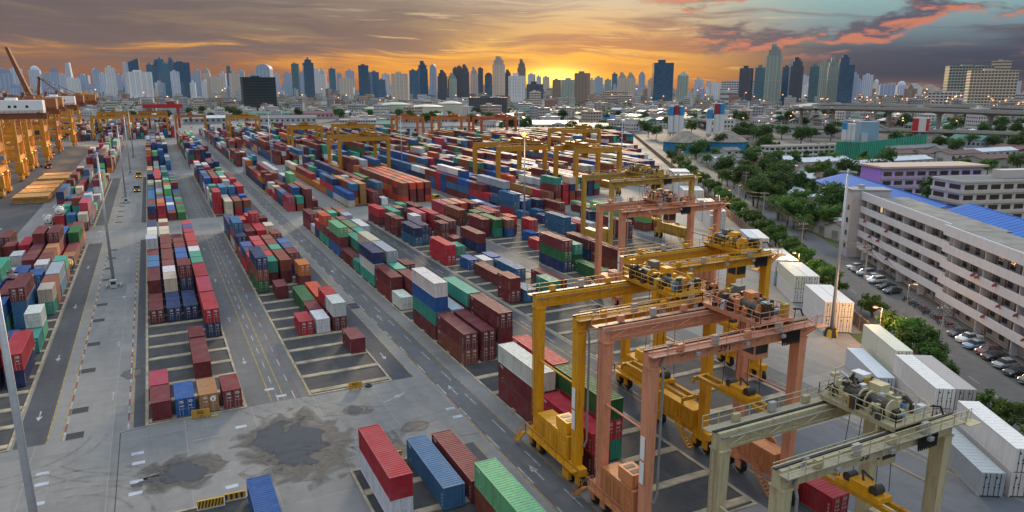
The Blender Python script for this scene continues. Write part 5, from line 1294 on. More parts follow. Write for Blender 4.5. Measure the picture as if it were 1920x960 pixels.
    for k in range(13): p_ = hx+Vector((-math.cos(a)*ln*k/12, 0, math.sin(a)*ln*k/12)); m.bar((p_.x,b_/2-2.6,p_.z),(p_.x,b_/2+2.6,p_.z),.3)
    m.build('boom_ties', P_STEEL, o, QB)
    MB().box(-6,-1,b_/2-2,b_/2+2,zt-.9,zt+.1).box(-4.5,-2.3,b_/2-1.2,b_/2+1.2,zt-3.6,zt-.9).build('trolley_cab', P_STEEL, o, col)
    MB().box(-1.6,1.6,-1.6,.9,4.0,9.0).build('lift_shaft', P_STEEL, o, col)
    st_ = MB()
    for k in range(5): stairs(st_, (1.4,b_-2 if k%2 else b_-8, 3+k*5),(1.4,b_-8 if k%2 else b_-2, 8+k*5),.8,10)
    st_.build('zigzag_stair', P_STEEL, o, col)
    for yy in (2, b_-2):
        f_ = MB().box(.9,1.3,yy-.4,yy+.4,zp-1.7,zp-1.3).build('floodlight', LAMPW, o)
    lo_ = bpy.data.objects.new('lamp_light', point(0, 3800, (1,.50,.14), .6)); COL.objects.link(lo_); lo_.parent = o; lo_.location = (9, b_/2, zp-3)
    lo_ = bpy.data.objects.new('lamp_light', point(0, 1500, (1,.50,.14), .6)); COL.objects.link(lo_); lo_.parent = o; lo_.location = (-9, b_/2, zp+6)
quay_crane('nearest golden quay crane at the left picture edge with white machinery house', -57, 350, False)
quay_crane('second golden quay crane just behind the nearest one, rust toned house', -58, 410, False, house=(.34,.12,.05))
quay_crane('third quay crane under the second white machinery house', -58, 512, False)
quay_crane('quay crane with its rust brown boom raised against the sky', -54, 640, True, house=(.40,.16,.06))
quay_crane('distant quay crane towards the far yard', -62, 745, False, house=(.62,.30,.10)); quay_crane('farthest quay crane of the left row', -64, 850, False, house=(.62,.30,.10))
quay_crane('slim golden quay crane between the second and third ones', -60, 462, False, house=(.45,.18,.06))
quay_crane('rust toned quay crane before the one with raised boom', -58, 580, False, house=(.30,.10,.05), col=(.40,.15,.03))
# ------------------------------------------------------------------ structures beyond the wall
TIN = lambda n, c: flat(n, c, .5, .16, .25)
RBLU, RWHT, RGRY, RRST, RGRN, RMAR = TIN('roof_blue',(.0,.105,.42)), TIN('roof_white',(.58,.60,.62)), TIN('roof_grey',(.17,.165,.16)), TIN('roof_rust',(.14,.07,.05)), TIN('roof_green',(.06,.17,.12)), TIN('roof_maroon',(.16,.028,.045))
RMIX = [RGRY, RGRY, RRST, RRST, RWHT, RGRN, RBLU]
def shed(label, p, rz, w, l, h, wall, roof, rise=1.5, name='shed', cat='building', group=None, seams=True, stripes=0):
    """gabled building: l along local y, w along local x, p its near left corner"""
    o = thing(name, label, cat, p, rz, group)
    m = MB(); m.box(0, w, 0, l, 0, h); m.add([(0,0,h),(w,0,h),(w/2,0,h+rise),(0,l,h),(w,l,h),(w/2,l,h+rise)], [(0,1,2),(4,3,5)]); m.build('wall', P_PLAIN, o, wall)
    r = MB(); ov = .5
    for sg in (0, 1):
        xe = -ov if sg == 0 else w+ov; ze = h-rise*ov/(w/2)
        q = [(xe,-ov,ze+.02),(w/2,-ov,h+rise+.02),(w/2,l+ov,h+rise+.02),(xe,l+ov,ze+.02)]; q2 = [(a,b,c+.14) for a,b,c in q]
        f = [(3,2,1,0),(4,5,6,7),(0,1,5,4),(1,2,6,5),(2,3,7,6),(3,0,4,7)]
        r.add(q+q2, f if sg else [t_[::-1] for t_ in f])
        if seams:
            for k in range(1, int(l/2.2)):
                yy = k*2.2; r.bar((xe,yy,ze+.17),(w/2,yy,h+rise+.17),.09,.07)
    rf = r.build('roof', roof, o); MB().bar((w/2,-ov,h+rise+.17),(w/2,l+ov,h+rise+.17),.4,.1).build('ridge', roof, rf)
    n = max(1, int(l/6))
    for k in range(n):
        for x in (-.04, w): MB().box(x, x+.04, (k+.3)*l/n, (k+.7)*l/n, h*.40, h*.78).build('window', GLASSD, o)
    MB().box(w*.35,w*.65,-.05,0,0,min(2.6,h*.8)).build('door', P_PLAIN, o, tuple(q*.5 for q in wall))
    return o
def block(label, p, rz, w, l, h, wall, floors, bw=3.4, roofc=(.3,.3,.29), name='building', glass=GLASSD, band=None, group=None, rooftop=True):
    """flat roofed storeyed building with window bands on all sides; pieces too small to single out are joined per storey"""
    o = thing(name, label, 'building', p, rz, group); fh = h/floors
    MB().box(0,w,0,l,0,h).build('wall', P_PLAIN, o, wall)
    for f in range(floors):
        m = MB(); z0 = f*fh+fh*.33; z1 = f*fh+fh*.80
        for k in range(max(1,int(w/bw))):
            n = max(1,int(w/bw)); a = (k+.14)*w/n; b_ = (k+.86)*w/n; m.box(a,b_,-.05,.02,z0,z1); m.box(a,b_,l-.02,l+.05,z0,z1)
        for k in range(max(1,int(l/bw))):
            n = max(1,int(l/bw)); a = (k+.14)*l/n; b_ = (k+.86)*l/n; m.box(-.05,.02,a,b_,z0,z1); m.box(w-.02,w+.05,a,b_,z0,z1)
        struct(m.build('windows', glass, o), 'stuff')
        if band: MB().box(-.4,w+.4,-.4,l+.4,f*fh-.1,f*fh+fh*.26).build('balcony_band', P_PLAIN, o, band)
    MB().box(-.3,w+.3,-.3,l+.3,h,h+.7).build('parapet', P_PLAIN, o, wall); MB().box(.2,w-.2,.2,l-.2,h+.7,h+.72).build('roof', P_PLAIN, o, roofc)
    if rooftop: MB().box(w*.3,w*.55,l*.3,l*.6,h+.7,h+3.4).build('stair_head', P_PLAIN, o, wall); MB().box(w*.65,w*.8,l*.5,l*.65,h+.7,h+2.2).build('water_tank', GALV, o)
    return o
LW = (.52,.50,.48)
# near neighbours across the street
shed('big bright blue metal roof hall behind the apartment block', FP(92, 44), FA, 22, 82, 7.0, (.4,.42,.45), RBLU, 3.0)
shed('bright blue roofed hall at the right edge behind the apartment block', FP(18, 42), FA, 26, 62, 8.5, (.45,.45,.47), RBLU, 4.0)
shed('small grey shed at the yard fence beside the yellowish reefers', FP(-14,-.3), FA, 2.2, 5, 2.2, (.35,.36,.37), RGRY, .4)
sc = block('cream school building with dark roof and long window bands', FP(118, 72), FA+R(16), 60, 13, 13.5, (.56,.50,.46), 4, 5.0, (.13,.14,.14), glass=flat('curtain_brown', (.06,.035,.03), .5, .3, .5), band=(.56,.50,.44))
pb = block('purple and lilac building with an overhanging beige roof', FP(178, 71), FA+R(14), 46, 13, 11, (.52,.40,.66), 3, 5.0, (.45,.36,.30), band=(.42,.36,.46), rooftop=False)
MB().box(-1.2, 47.5, -1.5, 14.5, 11.75, 12.5).build('overhanging_roof', P_PLAIN, pb, (.52,.40,.32)); MB().box(-.45,-.05,-.1,13.1,0,11.6).build('purple_gable', P_PLAIN, pb, (.44,.24,.74))
for k, (u, v, w, l, c, r_) in enumerate(((1480,318,10,34,(.42,.44,.46),RWHT),(1552,325,10,34,(.42,.44,.46),RWHT),(1630,316,10,36,(.42,.44,.46),RWHT),(1790,298,10,44,(.42,.44,.46),RWHT),(1905,305,10,40,(.42,.44,.46),RWHT))):
    p = G(u, v); shed('long low building with white metal roof, %s from the left' % ORD[k], p, FA+R(-62), w, l, 5, c, r_, 1.6, group='white roofed sheds')
for k, (u, v, w, l, h, r_) in enumerate(((1655,300,12,24,5,RRST),(1700,300,12,26,5,RRST),(1745,302,12,30,5,RRST),(1800,312,12,30,5,RRST),(1640,292,10,26,5,RGRY),(1690,288,10,26,4.5,RGRY),(1860,318,12,30,5,RRST),(1740,290,9,22,4.5,RGRY),(1495,395,7,12,3.6,RRST),(1510,410,6,10,3.2,RGRY),(1540,420,8,14,3.6,RGRY),(1530,402,6,9,3.2,RRST),(1565,430,8,12,3.6,RGRY),(1475,405,6,9,3.2,RGRY),(1550,395,7,9,3.4,RRST),(1500,425,7,10,3.2,RRST),(1590,415,6,9,3.4,RRST),(1455,412,6,8,3,RGRY),(1525,435,7,10,3.2,RGRY),(1480,345,7,11,3.4,RWHT),(1440,352,6,9,3.2,RGRY),(1505,362,7,10,3.2,RRST),(1425,340,6,9,3,RGRY),(1395,332,6,9,3,RWHT),(1370,305,7,12,4,RGRY),(1330,310,6,9,3.5,RWHT),(1345,292,8,12,4,RGRY))):
    p = G(u, v); shed('small %s roofed house, %s of the cluttered quarter across the street' % ({'roof_rust':'rusty','roof_grey':'grey','roof_white':'white'}[r_.name], ORD[k]), p, FA+R(random.uniform(-70,-50)), w, l, h, random.choice(((.40,.38,.36),(.50,.48,.45),(.35,.33,.30))), r_, 1.6, name='house', group='houses across the street')
hr = random.Random(44); hk_ = 0
for _ in range(120):
    al, ac = hr.uniform(80, 330), hr.uniform(20, 110)
    if ac > 36 and al < 205: continue
    if abs(al-310) < 30 and ac > 60: continue
    r_ = hr.choice((RRST,RGRY,RGRY,RWHT,RRST)); hk_ += 1
    shed('%s roofed dwelling, %s of the packed lanes beyond the big trees' % ({'roof_rust':'rusty','roof_grey':'grey','roof_white':'white'}[r_.name], ORD[hk_-1]), FP(al, ac), FA+R(hr.uniform(-75,-45)), hr.uniform(6,9), hr.uniform(8,14), hr.uniform(3,4.2), hr.choice(((.40,.38,.36),(.50,.48,.45),(.35,.33,.30))), r_, 1.5, name='house', group='houses in the packed lanes', seams=False)
p = G(1425, 300); block('long white two storey row building before the green netting', p, FA+R(48), 8, 62, 8.5, (.56,.54,.50), 3, 4.0, (.14,.13,.13), band=(.55,.53,.50), rooftop=False).rotation_euler[2] = FA+R(-66)
# green netting fence
o = thing('green_netting_fence', 'tall pleated green netting fence of a building site', 'fence', (0,0,0)); pts = [G(1565,299), G(1612,300), G(1665,292), G(1735,280)]
GN = flat('green_netting', (.012,.26,.16), .6, .25, .3)
for a_, b_ in zip(pts[:-1], pts[1:]):
    n = 14
    for k in range(n):
        p0, p1 = a_+(b_-a_)*(k/n), a_+(b_-a_)*((k+1)/n); nn = (b_-a_).normalized().cross(Vector((0,0,1)))*.5; pm = (p0+p1)/2+nn; h = 11
        m = MB(); m.add([(p0.x,p0.y,0),(pm.x,pm.y,0),(p1.x,p1.y,0),(p0.x,p0.y,h),(pm.x,pm.y,h),(p1.x,p1.y,h)], [(0,1,4,3),(1,2,5,4)]); m.add([(p0.x-nn.x*.2,p0.y-nn.y*.2,0),(pm.x-nn.x*.2,pm.y-nn.y*.2,0),(p1.x-nn.x*.2,p1.y-nn.y*.2,0),(p0.x-nn.x*.2,p0.y-nn.y*.2,h),(pm.x-nn.x*.2,pm.y-nn.y*.2,h),(p1.x-nn.x*.2,p1.y-nn.y*.2,h)], [(3,4,1,0),(4,5,2,1)]); m.build('net_panel', GN, o)
        MB().cyl((p0.x,p0.y,0),(p0.x,p0.y,h+.3),.12,6).build('post', GALV, o)
# silos
def silo(p, r, h, capc, label):
    o = thing('silo', label, 'silo', p, 0, 'white cement silos')
    MB().lathe([(r,5),(r,h*.72)],18).lathe([(.6,2),(r,5)],18).build('drum', P_PLAIN, o, (.66,.66,.66), smooth=True); MB().lathe([(r+.02,h*.72),(r+.02,h),(r*.8,h+.6),(0,h+.8)],18).build('cap', P_PLAIN, o, capc)
    for k in range(4): a = math.pi/2*k+.7; MB().bar((r*.85*math.cos(a),r*.85*math.sin(a),0),(r*.85*math.cos(a),r*.85*math.sin(a),6),.35).build('leg', P_STEEL, o, (.4,.4,.42))
BLC, RDC = (.04,.25,.50), (.30,.03,.05)
for k, (u, c, h) in enumerate(((1256,BLC,27),(1266,RDC,28),(1275,BLC,27),(1328,BLC,25),(1341,RDC,30),(1350,BLC,30),(1580,BLC,18),(1588,(.62,.62,.62),17),(1596,(.62,.62,.62),17))):
    p = G(u, 258 if u < 1300 else 262 if u < 1500 else 275); silo(p, 2.4 if u < 1500 else 1.7, h, c, '%s capped white silo, %s from the left' % ({BLC:'blue',RDC:'red'}.get(c,'white'), ORD[k]))
for k, (u, v) in enumerate(((1283,283),(1360,282))):
    p = G(u, v); o = thing('aggregate_shelter', 'tent roofed aggregate shelter with blue skirt, %s' % ('left' if k == 0 else 'right'), 'building', p, 0, 'tent roofed shelters')
    MB().lathe([(15,0),(15,7)],12).build('skirt', P_PLAIN, o, (.02,.20,.42)); MB().lathe([(16,6.8),(3,14),(0,14.4)],12).build('roof', flat('tarpaulin_%d' % k, (.22,.19,.15), .8, .4, .2), o)
p = G(1610, 272); o = thing('batching_plant', 'pale blue clad batching plant beside the small silos', 'building', p, FA); MB().box(0,14,0,10,0,18).build('cladding', P_PLAIN, o, (.22,.36,.45)); MB().box(1,5,-3,0,0,9).build('annex', P_PLAIN, o, (.45,.47,.5)); MB().bar((14,5,16),(40,12,6),1.6).build('conveyor', P_STEEL, o, (.35,.35,.34))
p = G(1722, 268); o = thing('billboard', 'red and white billboard cube beside the viaduct', 'billboard', p, FA+R(-25)); MB().box(-6,6,0,5,9,20).build('panel', P_PLAIN, o, (.66,.64,.62)); MB().box(-6,-1.5,-.1,0,9.5,19.5).build('red_panel', P_PLAIN, o, (.5,.03,.04)); MB().box(3.8,6,-.1,0,9.5,19.5).build('red_panel', P_PLAIN, o, (.5,.03,.04)); MB().box(-1,1,1.5,3.5,0,9).build('column', CONC, o)
# viaducts
def viaduct(label, pts, w, zd, th, pier_step, name='viaduct', lamps=False):
    o = thing(name, label, 'viaduct', (0,0,0)); d = MB(); par = [MB(), MB()]; acc = 0.0
    sm = []
    for i in range(len(pts)-1):
        n = 6
        for k in range(n):
            f = k/n; p0 = pts[max(0,i-1)]; p1 = pts[i]; p2 = pts[i+1]; p3 = pts[min(len(pts)-1,i+2)]
            sm.append(.5*((2*p1)+(-p0+p2)*f+(2*p0-5*p1+4*p2-p3)*f*f+(-p0+3*p1-3*p2+p3)*f**3))
    sm.append(pts[-1]); acc = pier_step
    for a, b_ in zip(sm[:-1], sm[1:]):
        t_ = (b_-a).normalized(); s_ = t_.cross(Vector((0,0,1)))
        z = Vector((0,0,1))
        c0, c1 = a+z*zd, b_+z*zd
        q = [c0-s_*w/2, c0+s_*w/2, c1+s_*w/2, c1-s_*w/2]; lo_ = [v_-z*th*.45 for v_ in q]; bt = [c0-s_*w*.28-z*th, c0+s_*w*.28-z*th, c1+s_*w*.28-z*th, c1-s_*w*.28-z*th]
        d.add(q+lo_+bt, [(0,1,2,3),(1,0,4,5),(3,2,6,7),(0,3,7,4),(2,1,5,6),(4,7,11,8),(6,5,9,10),(8,11,10,9)])
        for j, sg in enumerate((-1,1)): par[j].bar(c0+s_*sg*(w/2-.15)+z*.55, c1+s_*sg*(w/2-.15)+z*.55, .3, 1.1)
        acc += (b_-a).length
        if acc > pier_step:
            acc = 0; m = MB(); ang = math.atan2(t_.y,t_.x)
            pr_ = MB().box(-1.4,1.4,-1.2,1.2,0,zd-th-1.6); pr_.add([(-1.4,-1.4,zd-th-1.6),(1.4,-1.4,zd-th-1.6),(1.4,1.4,zd-th-1.6),(-1.4,1.4,zd-th-1.6),(-1.5,-w*.36,zd-th),(1.5,-w*.36,zd-th),(1.5,w*.36,zd-th),(-1.5,w*.36,zd-th)],[(0,1,5,4),(1,2,6,5),(2,3,7,6),(3,0,4,7)])
            pr_.build('pier', CONC, o, None, (a.x,a.y,0), ang)
    d.build('deck', CONC, o); [p_.build('parapet', CONC, o) for p_ in par]
viaduct('high concrete expressway viaduct on tall piers at right', [G(1470,236)+Vector((120,60,0)), G(1500,242), G(1640,248), G(1780,256), G(1920,266), G(2010,272)], 22, 24, 3.2, 40)
viaduct('second elevated expressway running behind the first', [G(1480,221), G(1600,224), G(1760,229), G(1930,236)], 20, 21, 3.2, 46)
viaduct('low grey ramp viaduct passing in front of the high one', [G(1310,240), G(1370,249), G(1500,258), G(1640,264), G(1780,268), G(1920,274), G(2000,278)], 11, 9.5, 2.2, 34)
viaduct('curving ramp sweeping left below the expressway', [G(1510,222), G(1420,224), G(1330,226), G(1296,232), G(1330,240), G(1400,243)], 14, 7.5, 2.2, 36)
viaduct('inner loop ramp lit by orange lamps', [G(1520,231), G(1440,231), G(1380,236), G(1345,243)], 10, 6, 2.0, 30)
# low roofs and trees round the viaduct feet
vr = random.Random(63); vk = 0
for _ in range(46):
    u, v = vr.uniform(1375, 1915), vr.uniform(247, 278); p = G(u, v)
    if 1560 < u < 1745 and v > 262: continue
    vk += 1
    if vr.random() < .6: tree(vr.choice((1,3,3)), p, 'broad green tree near the viaduct feet, %s of them' % ORD[vk-1], vr.uniform(.9,1.5), 'trees near the viaduct')
    else: r_ = vr.choice((RGRY,RRST,RWHT)); shed('%s roofed low shed near the viaduct feet, %s of them' % ({'roof_rust':'rusty','roof_grey':'grey','roof_white':'white'}[r_.name], ORD[vk-1]), p, -AZ+R(vr.uniform(60,120)), 10, vr.uniform(14,30), 4.5, (.42,.40,.38), r_, 1.6, group='low sheds near the viaduct', seams=False)
# mid distance buildings
def mid(label, u, v, wpx, vt, depth, wall, floors, glass=GLASSD, band=None, rot=0.0, roofc=(.3,.3,.29)):
    p = G(u, v); d = math.hypot(p.x, p.y); w = wpx/1376.0*d; h = (v-vt)/1376.0*d
    b = block(label, (0,0,0), 0, w, depth, h, wall, floors, max(2.4, w/14), roofc, glass=glass, band=band)
    a = math.atan2(p.x, p.y); c_, s_ = math.cos(-a+rot), math.sin(-a+rot)
    b.location = (p.x-w/2*c_, p.y-w/2*s_, 0); b.rotation_euler = (0,0,-a+rot); return b
DG = flat('dark_teal_glass', (.012,.03,.035), .08, .3, .1, spec=.7); PG = flat('purple_grey_glass', (.05,.05,.07), .3, .3, .2)
mid('black glass office cube left of centre', 490, 207, 56, 150, 40, (.022,.035,.04), 12, DG, rot=.12)
mid('dark purple grey slab building behind the storage tanks', 915, 217, 72, 184, 25, (.10,.095,.115), 8, PG)
mid('white office building with dark window strips left of the sheds', 378, 208, 24, 186, 20, (.55,.53,.50), 5)
mid('long white barrack building behind the storage tanks', 800, 203, 150, 190, 14, (.50,.49,.47), 3)
mid('white mid rise block right of the purple grey slab', 985, 218, 26, 195, 22, (.60,.58,.56), 6); mid('tall cream block behind the white mid rise', 1003, 214, 22, 174, 20, (.58,.52,.44), 9)
mid('pale green low block among trees', 700, 190, 36, 172, 18, (.30,.40,.24), 4); mid('white office with columns behind the rust gantry', 672, 250, 66, 226, 18, (.58,.57,.56), 4)
mid('cream stepped block near the centre right', 1155, 196, 44, 173, 22, (.55,.42,.30), 7, rot=.3); mid('pink white block beside the sun glow', 1165, 200, 40, 180, 20, (.58,.48,.44), 5)
mid('white billboard fronted building below the leaning towers', 1365, 200, 28, 174, 20, (.62,.60,.57), 3); mid('long white slab block with blue window strips', 1383, 192, 60, 155, 24, (.58,.58,.60), 9)
mid('white colonnaded hall before the green towers', 1560, 198, 90, 182, 30, (.50,.47,.45), 3); mid('grey green high rise apartment slab far right', 1812, 200, 62, 137, 40, (.30,.33,.29), 14, rot=.25)
mid('cream stepped apartment tower with planted terraces far right', 1855, 206, 64, 146, 40, (.58,.50,.38), 13, band=(.62,.54,.42), rot=.2); mid('cream upper tower of the stepped apartment block', 1866, 200, 26, 131, 18, (.55,.47,.35), 15)
mid('white low apartment row below the cream tower', 1790, 202, 80, 178, 20, (.56,.53,.50), 5); mid('pale block at the right picture edge', 1908, 204, 40, 182, 20, (.52,.50,.50), 5)
for k, (u, v, w, vt, c) in enumerate(((740,222,60,196,(.42,.50,.36)),(800,224,64,200,(.60,.56,.44)),(845,222,46,194,(.56,.52,.42)),(700,218,44,204,(.36,.46,.32)))):
    p = G(u, v); d = math.hypot(p.x,p.y); r_ = w/1376*d/2; h = (v-vt)/1376*d; o = thing('storage_tank', 'large round %s storage tank, %s of the tank farm from left' % ('pale green' if c[1] > c[0] else 'cream', ORD[k]), 'storage tank', p, 0, 'round storage tanks')
    MB().lathe([(r_,0),(r_,h)],32).build('shell', P_PLAIN, o, c, smooth=True); MB().lathe([(r_*1.01,h),(r_*.5,h+2.2),(0,h+3)],32).build('roof', P_PLAIN, o, tuple(min(.7,q*1.1) for q in c)); rl = MB().lathe([(r_*1.015,h-1.4),(r_*1.015,h-1.0)],32); rl.build('wind_girder', STEELGREY, o)
for k, (u, v, wpx, l, r_, c) in enumerate(((500,222,150,30,RGRN,(.35,.40,.38)),(610,222,120,34,RMAR,(.4,.3,.3)),(540,232,100,30,RGRY,(.4,.4,.4)),(1030,246,110,50,RGRY,(.5,.48,.45)),(960,250,60,30,RGRY,(.45,.43,.4)),(1110,252,60,40,RGRY,(.5,.48,.45)),(720,246,40,40,RGRN,(.05,.25,.22)),(1040,262,160,14,RWHT,(.6,.6,.6)),(860,250,60,30,RGRY,(.5,.49,.47)),(780,252,70,24,RGRY,(.5,.49,.47)),(385,232,70,12,RWHT,(.3,.3,.3)),(1190,240,50,24,RGRN,(.4,.4,.38)),(1150,232,40,20,RBLU,(.4,.4,.4)),(1240,232,40,20,RRST,(.4,.4,.4)))):
    p = G(u, v); d = math.hypot(p.x,p.y); w = wpx/1376*d; a = math.atan2(p.x,p.y); q = Vector((p.x-w/2*math.cos(-a), p.y-w/2*math.sin(-a), 0))
    s_ = shed('wide low warehouse with %s roof, %s beyond the yard' % (r_.name[5:], ORD[k]), q+Vector((w*math.cos(-a),w*math.sin(-a),0)), -a+math.pi/2, l, w, 7, c, r_, 3.0, name='warehouse', group='warehouses beyond the yard', seams=False)
MB()
# ------------------------------------------------------------------ the city
def facade(name, ww, hh, gap, glassc, rough=.3, vertical=False):
    t = NT(name); oi = t.n('ShaderNodeObjectInfo'); sp = t.n('ShaderNodeSeparateXYZ'); t.l(t.coord(), sp.inputs[0])
    xy = t.math('ADD', sp.outputs[0], sp.outputs[1]); cb = t.n('ShaderNodeCombineXYZ'); t.l(xy, cb.inputs[0]); t.l(sp.outputs[2], cb.inputs[1])
    br = t.n('ShaderNodeTexBrick'); br.offset = 0; br.inputs['Scale'].default_value = 1; br.inputs['Brick Width'].default_value = ww; br.inputs['Row Height'].default_value = hh
    br.inputs['Mortar Size'].default_value = gap; br.inputs['Mortar Smooth'].default_value = .1; br.inputs['Color1'].default_value = (.6,.6,.6,1); br.inputs['Color2'].default_value = (1,1,1,1)
    t.l(cb.outputs[0], br.inputs['Vector'])
    nz = t.noise(.02, 3, .6); wallc = t.mix(t.ramp(nz,.35,.65,0,.35), oi.outputs['Color'], t.mix(.5, oi.outputs['Color'], (.25,.25,.26)))
    gl = t.mix(1.0, br.outputs['Color'], glassc, 'MULTIPLY'); gl = t.mix(.25, gl, oi.outputs['Color'])
    t.out(t.mix(br.outputs['Fac'], gl, wallc), t.ramp(br.outputs['Fac'], 0, 1, rough, .8), 0, .4); return t.mat
F_OFF = facade('facade_office', 3.2, 3.6, .55, (.16,.21,.28)); F_RES = facade('facade_residential', 4.2, 3.2, .95, (.15,.16,.19)); F_GLS = facade('facade_curtain_glass', 5.0, 3.8, .16, (.06,.14,.22), .1); F_STR = facade('facade_striped', 2.2, 60, .7, (.11,.14,.18))
def tower(u, wpx, vt, dist, col, kind, fac, label, asp=1.0, rot=None, group='towers on the skyline'):
    p = AT(u, dist); w = wpx/1376.0*dist/ (1376.5/ math.hypot(1376.5, (u-960)))**0
    w *= 1.0; h = max(18, HGT(vt, dist*math.cos(math.atan((u-960)/1376.5))))
    a = math.atan2(p.x, p.y); o = thing('tower_block', label, 'tower', p, -a+(random.uniform(-.5,.5) if rot is None else rot), group)
    x = w*.46; y = w*.46*asp; m = MB()
    hb = h*(.86 if kind in ('crown','spire','pyr','round','step') else 1.0)
    if kind == 'taper': m.add([(-x,-y,0),(x,-y,0),(x,y,0),(-x,y,0),(-x*.45,-y*.45,h*.97),(x*.45,-y*.45,h*.97),(x*.45,y*.45,h*.97),(-x*.45,y*.45,h*.97)], [(4,5,6,7),(0,1,5,4),(1,2,6,5),(2,3,7,6),(3,0,4,7)])
    elif kind == 'slant': m.add([(-x,-y,0),(x,-y,0),(x,y,0),(-x,y,0),(-x,-y,h*.90),(x,-y,h),(x,y,h),(-x,y,h*.90)], [(4,5,6,7),(0,1,5,4),(1,2,6,5),(2,3,7,6),(3,0,4,7)])
    elif kind == 'cyl': m.lathe([(x,0),(x,h)],20)
    else: m.box(-x,x,-y,y,0,hb)
    m.build('shaft', fac, o, col)
    dk = tuple(q*.8 for q in col)
    if kind == 'crown': MB().box(-x*.8,x*.8,-y*.8,y*.8,hb,h*.95).box(-x*.5,x*.5,-y*.5,y*.5,h*.95,h).build('crown', fac, o, dk)
    elif kind == 'step': MB().box(-x,x*.2,-y,y,hb,h).build('upper_storeys', fac, o, col); MB().box(-x*.7,-x*.1,-y*.5,y*.5,h,h+5).build('plant_room', P_PLAIN, o, dk)
    elif kind == 'spire': MB().box(-x*.62,x*.62,-y*.62,y*.62,hb,h*.93).build('crown', fac, o, dk); MB().cyl((0,0,h*.93),(0,0,h*1.0),x*.35,8,.3).build('spire', P_PLAIN, o, dk)
    elif kind == 'pyr': MB().add([(-x,-y,hb),(x,-y,hb),(x,y,hb),(-x,y,hb),(0,0,h)], [(0,1,4),(1,2,4),(2,3,4),(3,0,4)]).build('pyramid_roof', P_PLAIN, o, dk)
    elif kind == 'round':
        r_ = MB(); n = 10; vs = []
        for i in range(n+1): a_ = math.pi*i/n; vs += [(-x*math.cos(a_),-y,hb+(h-hb)*math.sin(a_)),(-x*math.cos(a_),y,hb+(h-hb)*math.sin(a_))]
        r_.add(vs, [(2*i,2*i+2,2*i+3,2*i+1) for i in range(n)]+[tuple(range(0,2*n+2,2))[::-1], tuple(range(1,2*n+3,2))]); r_.build('vaulted_top', P_PLAIN, o, dk)
    elif kind == 'dome': MB().lathe([(x*.9,h),(x*.75,h+x*.5),(x*.35,h+x*.85),(0,h+x*.95)],16).build('dome', P_PLAIN, o, dk)
    if kind in ('flat','crown'):
        rr_ = random.Random(int(u*7)); MB().box(-x*.5,x*.2,-y*.5,y*.3,(hb if kind != 'crown' else h), (hb if kind != 'crown' else h)+rr_.uniform(3,7)).build('plant_room', P_PLAIN, o, dk)
    if fac is not F_GLS:
        fn = MB()
        for k in range(5): xx = -x+2*x*k/4; fn.box(xx-x*.05,xx+x*.05,-y-.6,-y+.1,0,hb*.985)
        if kind not in ('taper','cyl'): struct(fn.build('facade_fins', P_PLAIN, o, tuple(min(.8,q*1.12) for q in col)), 'stuff')
    if dist < 2600: MB().box(-x*1.5,x*1.4,-y*1.5,y*1.5,0,14).build('podium', F_RES, o, tuple(min(.6,q*1.1) for q in col))
CN = {'bluegrey':(.40,.48,.62),'blue':(.12,.22,.36),'dark':(.075,.085,.11),'navy':(.05,.10,.18),'beige':(.60,.51,.42),'white':(.72,.72,.72),'pale':(.60,.65,.76),'brown':(.28,.21,.16),'green':(.14,.28,.26),'greengrey':(.38,.44,.38),'teal':(.12,.28,.34),'cream':(.66,.58,.45),'pinkish':(.60,.48,.45)}
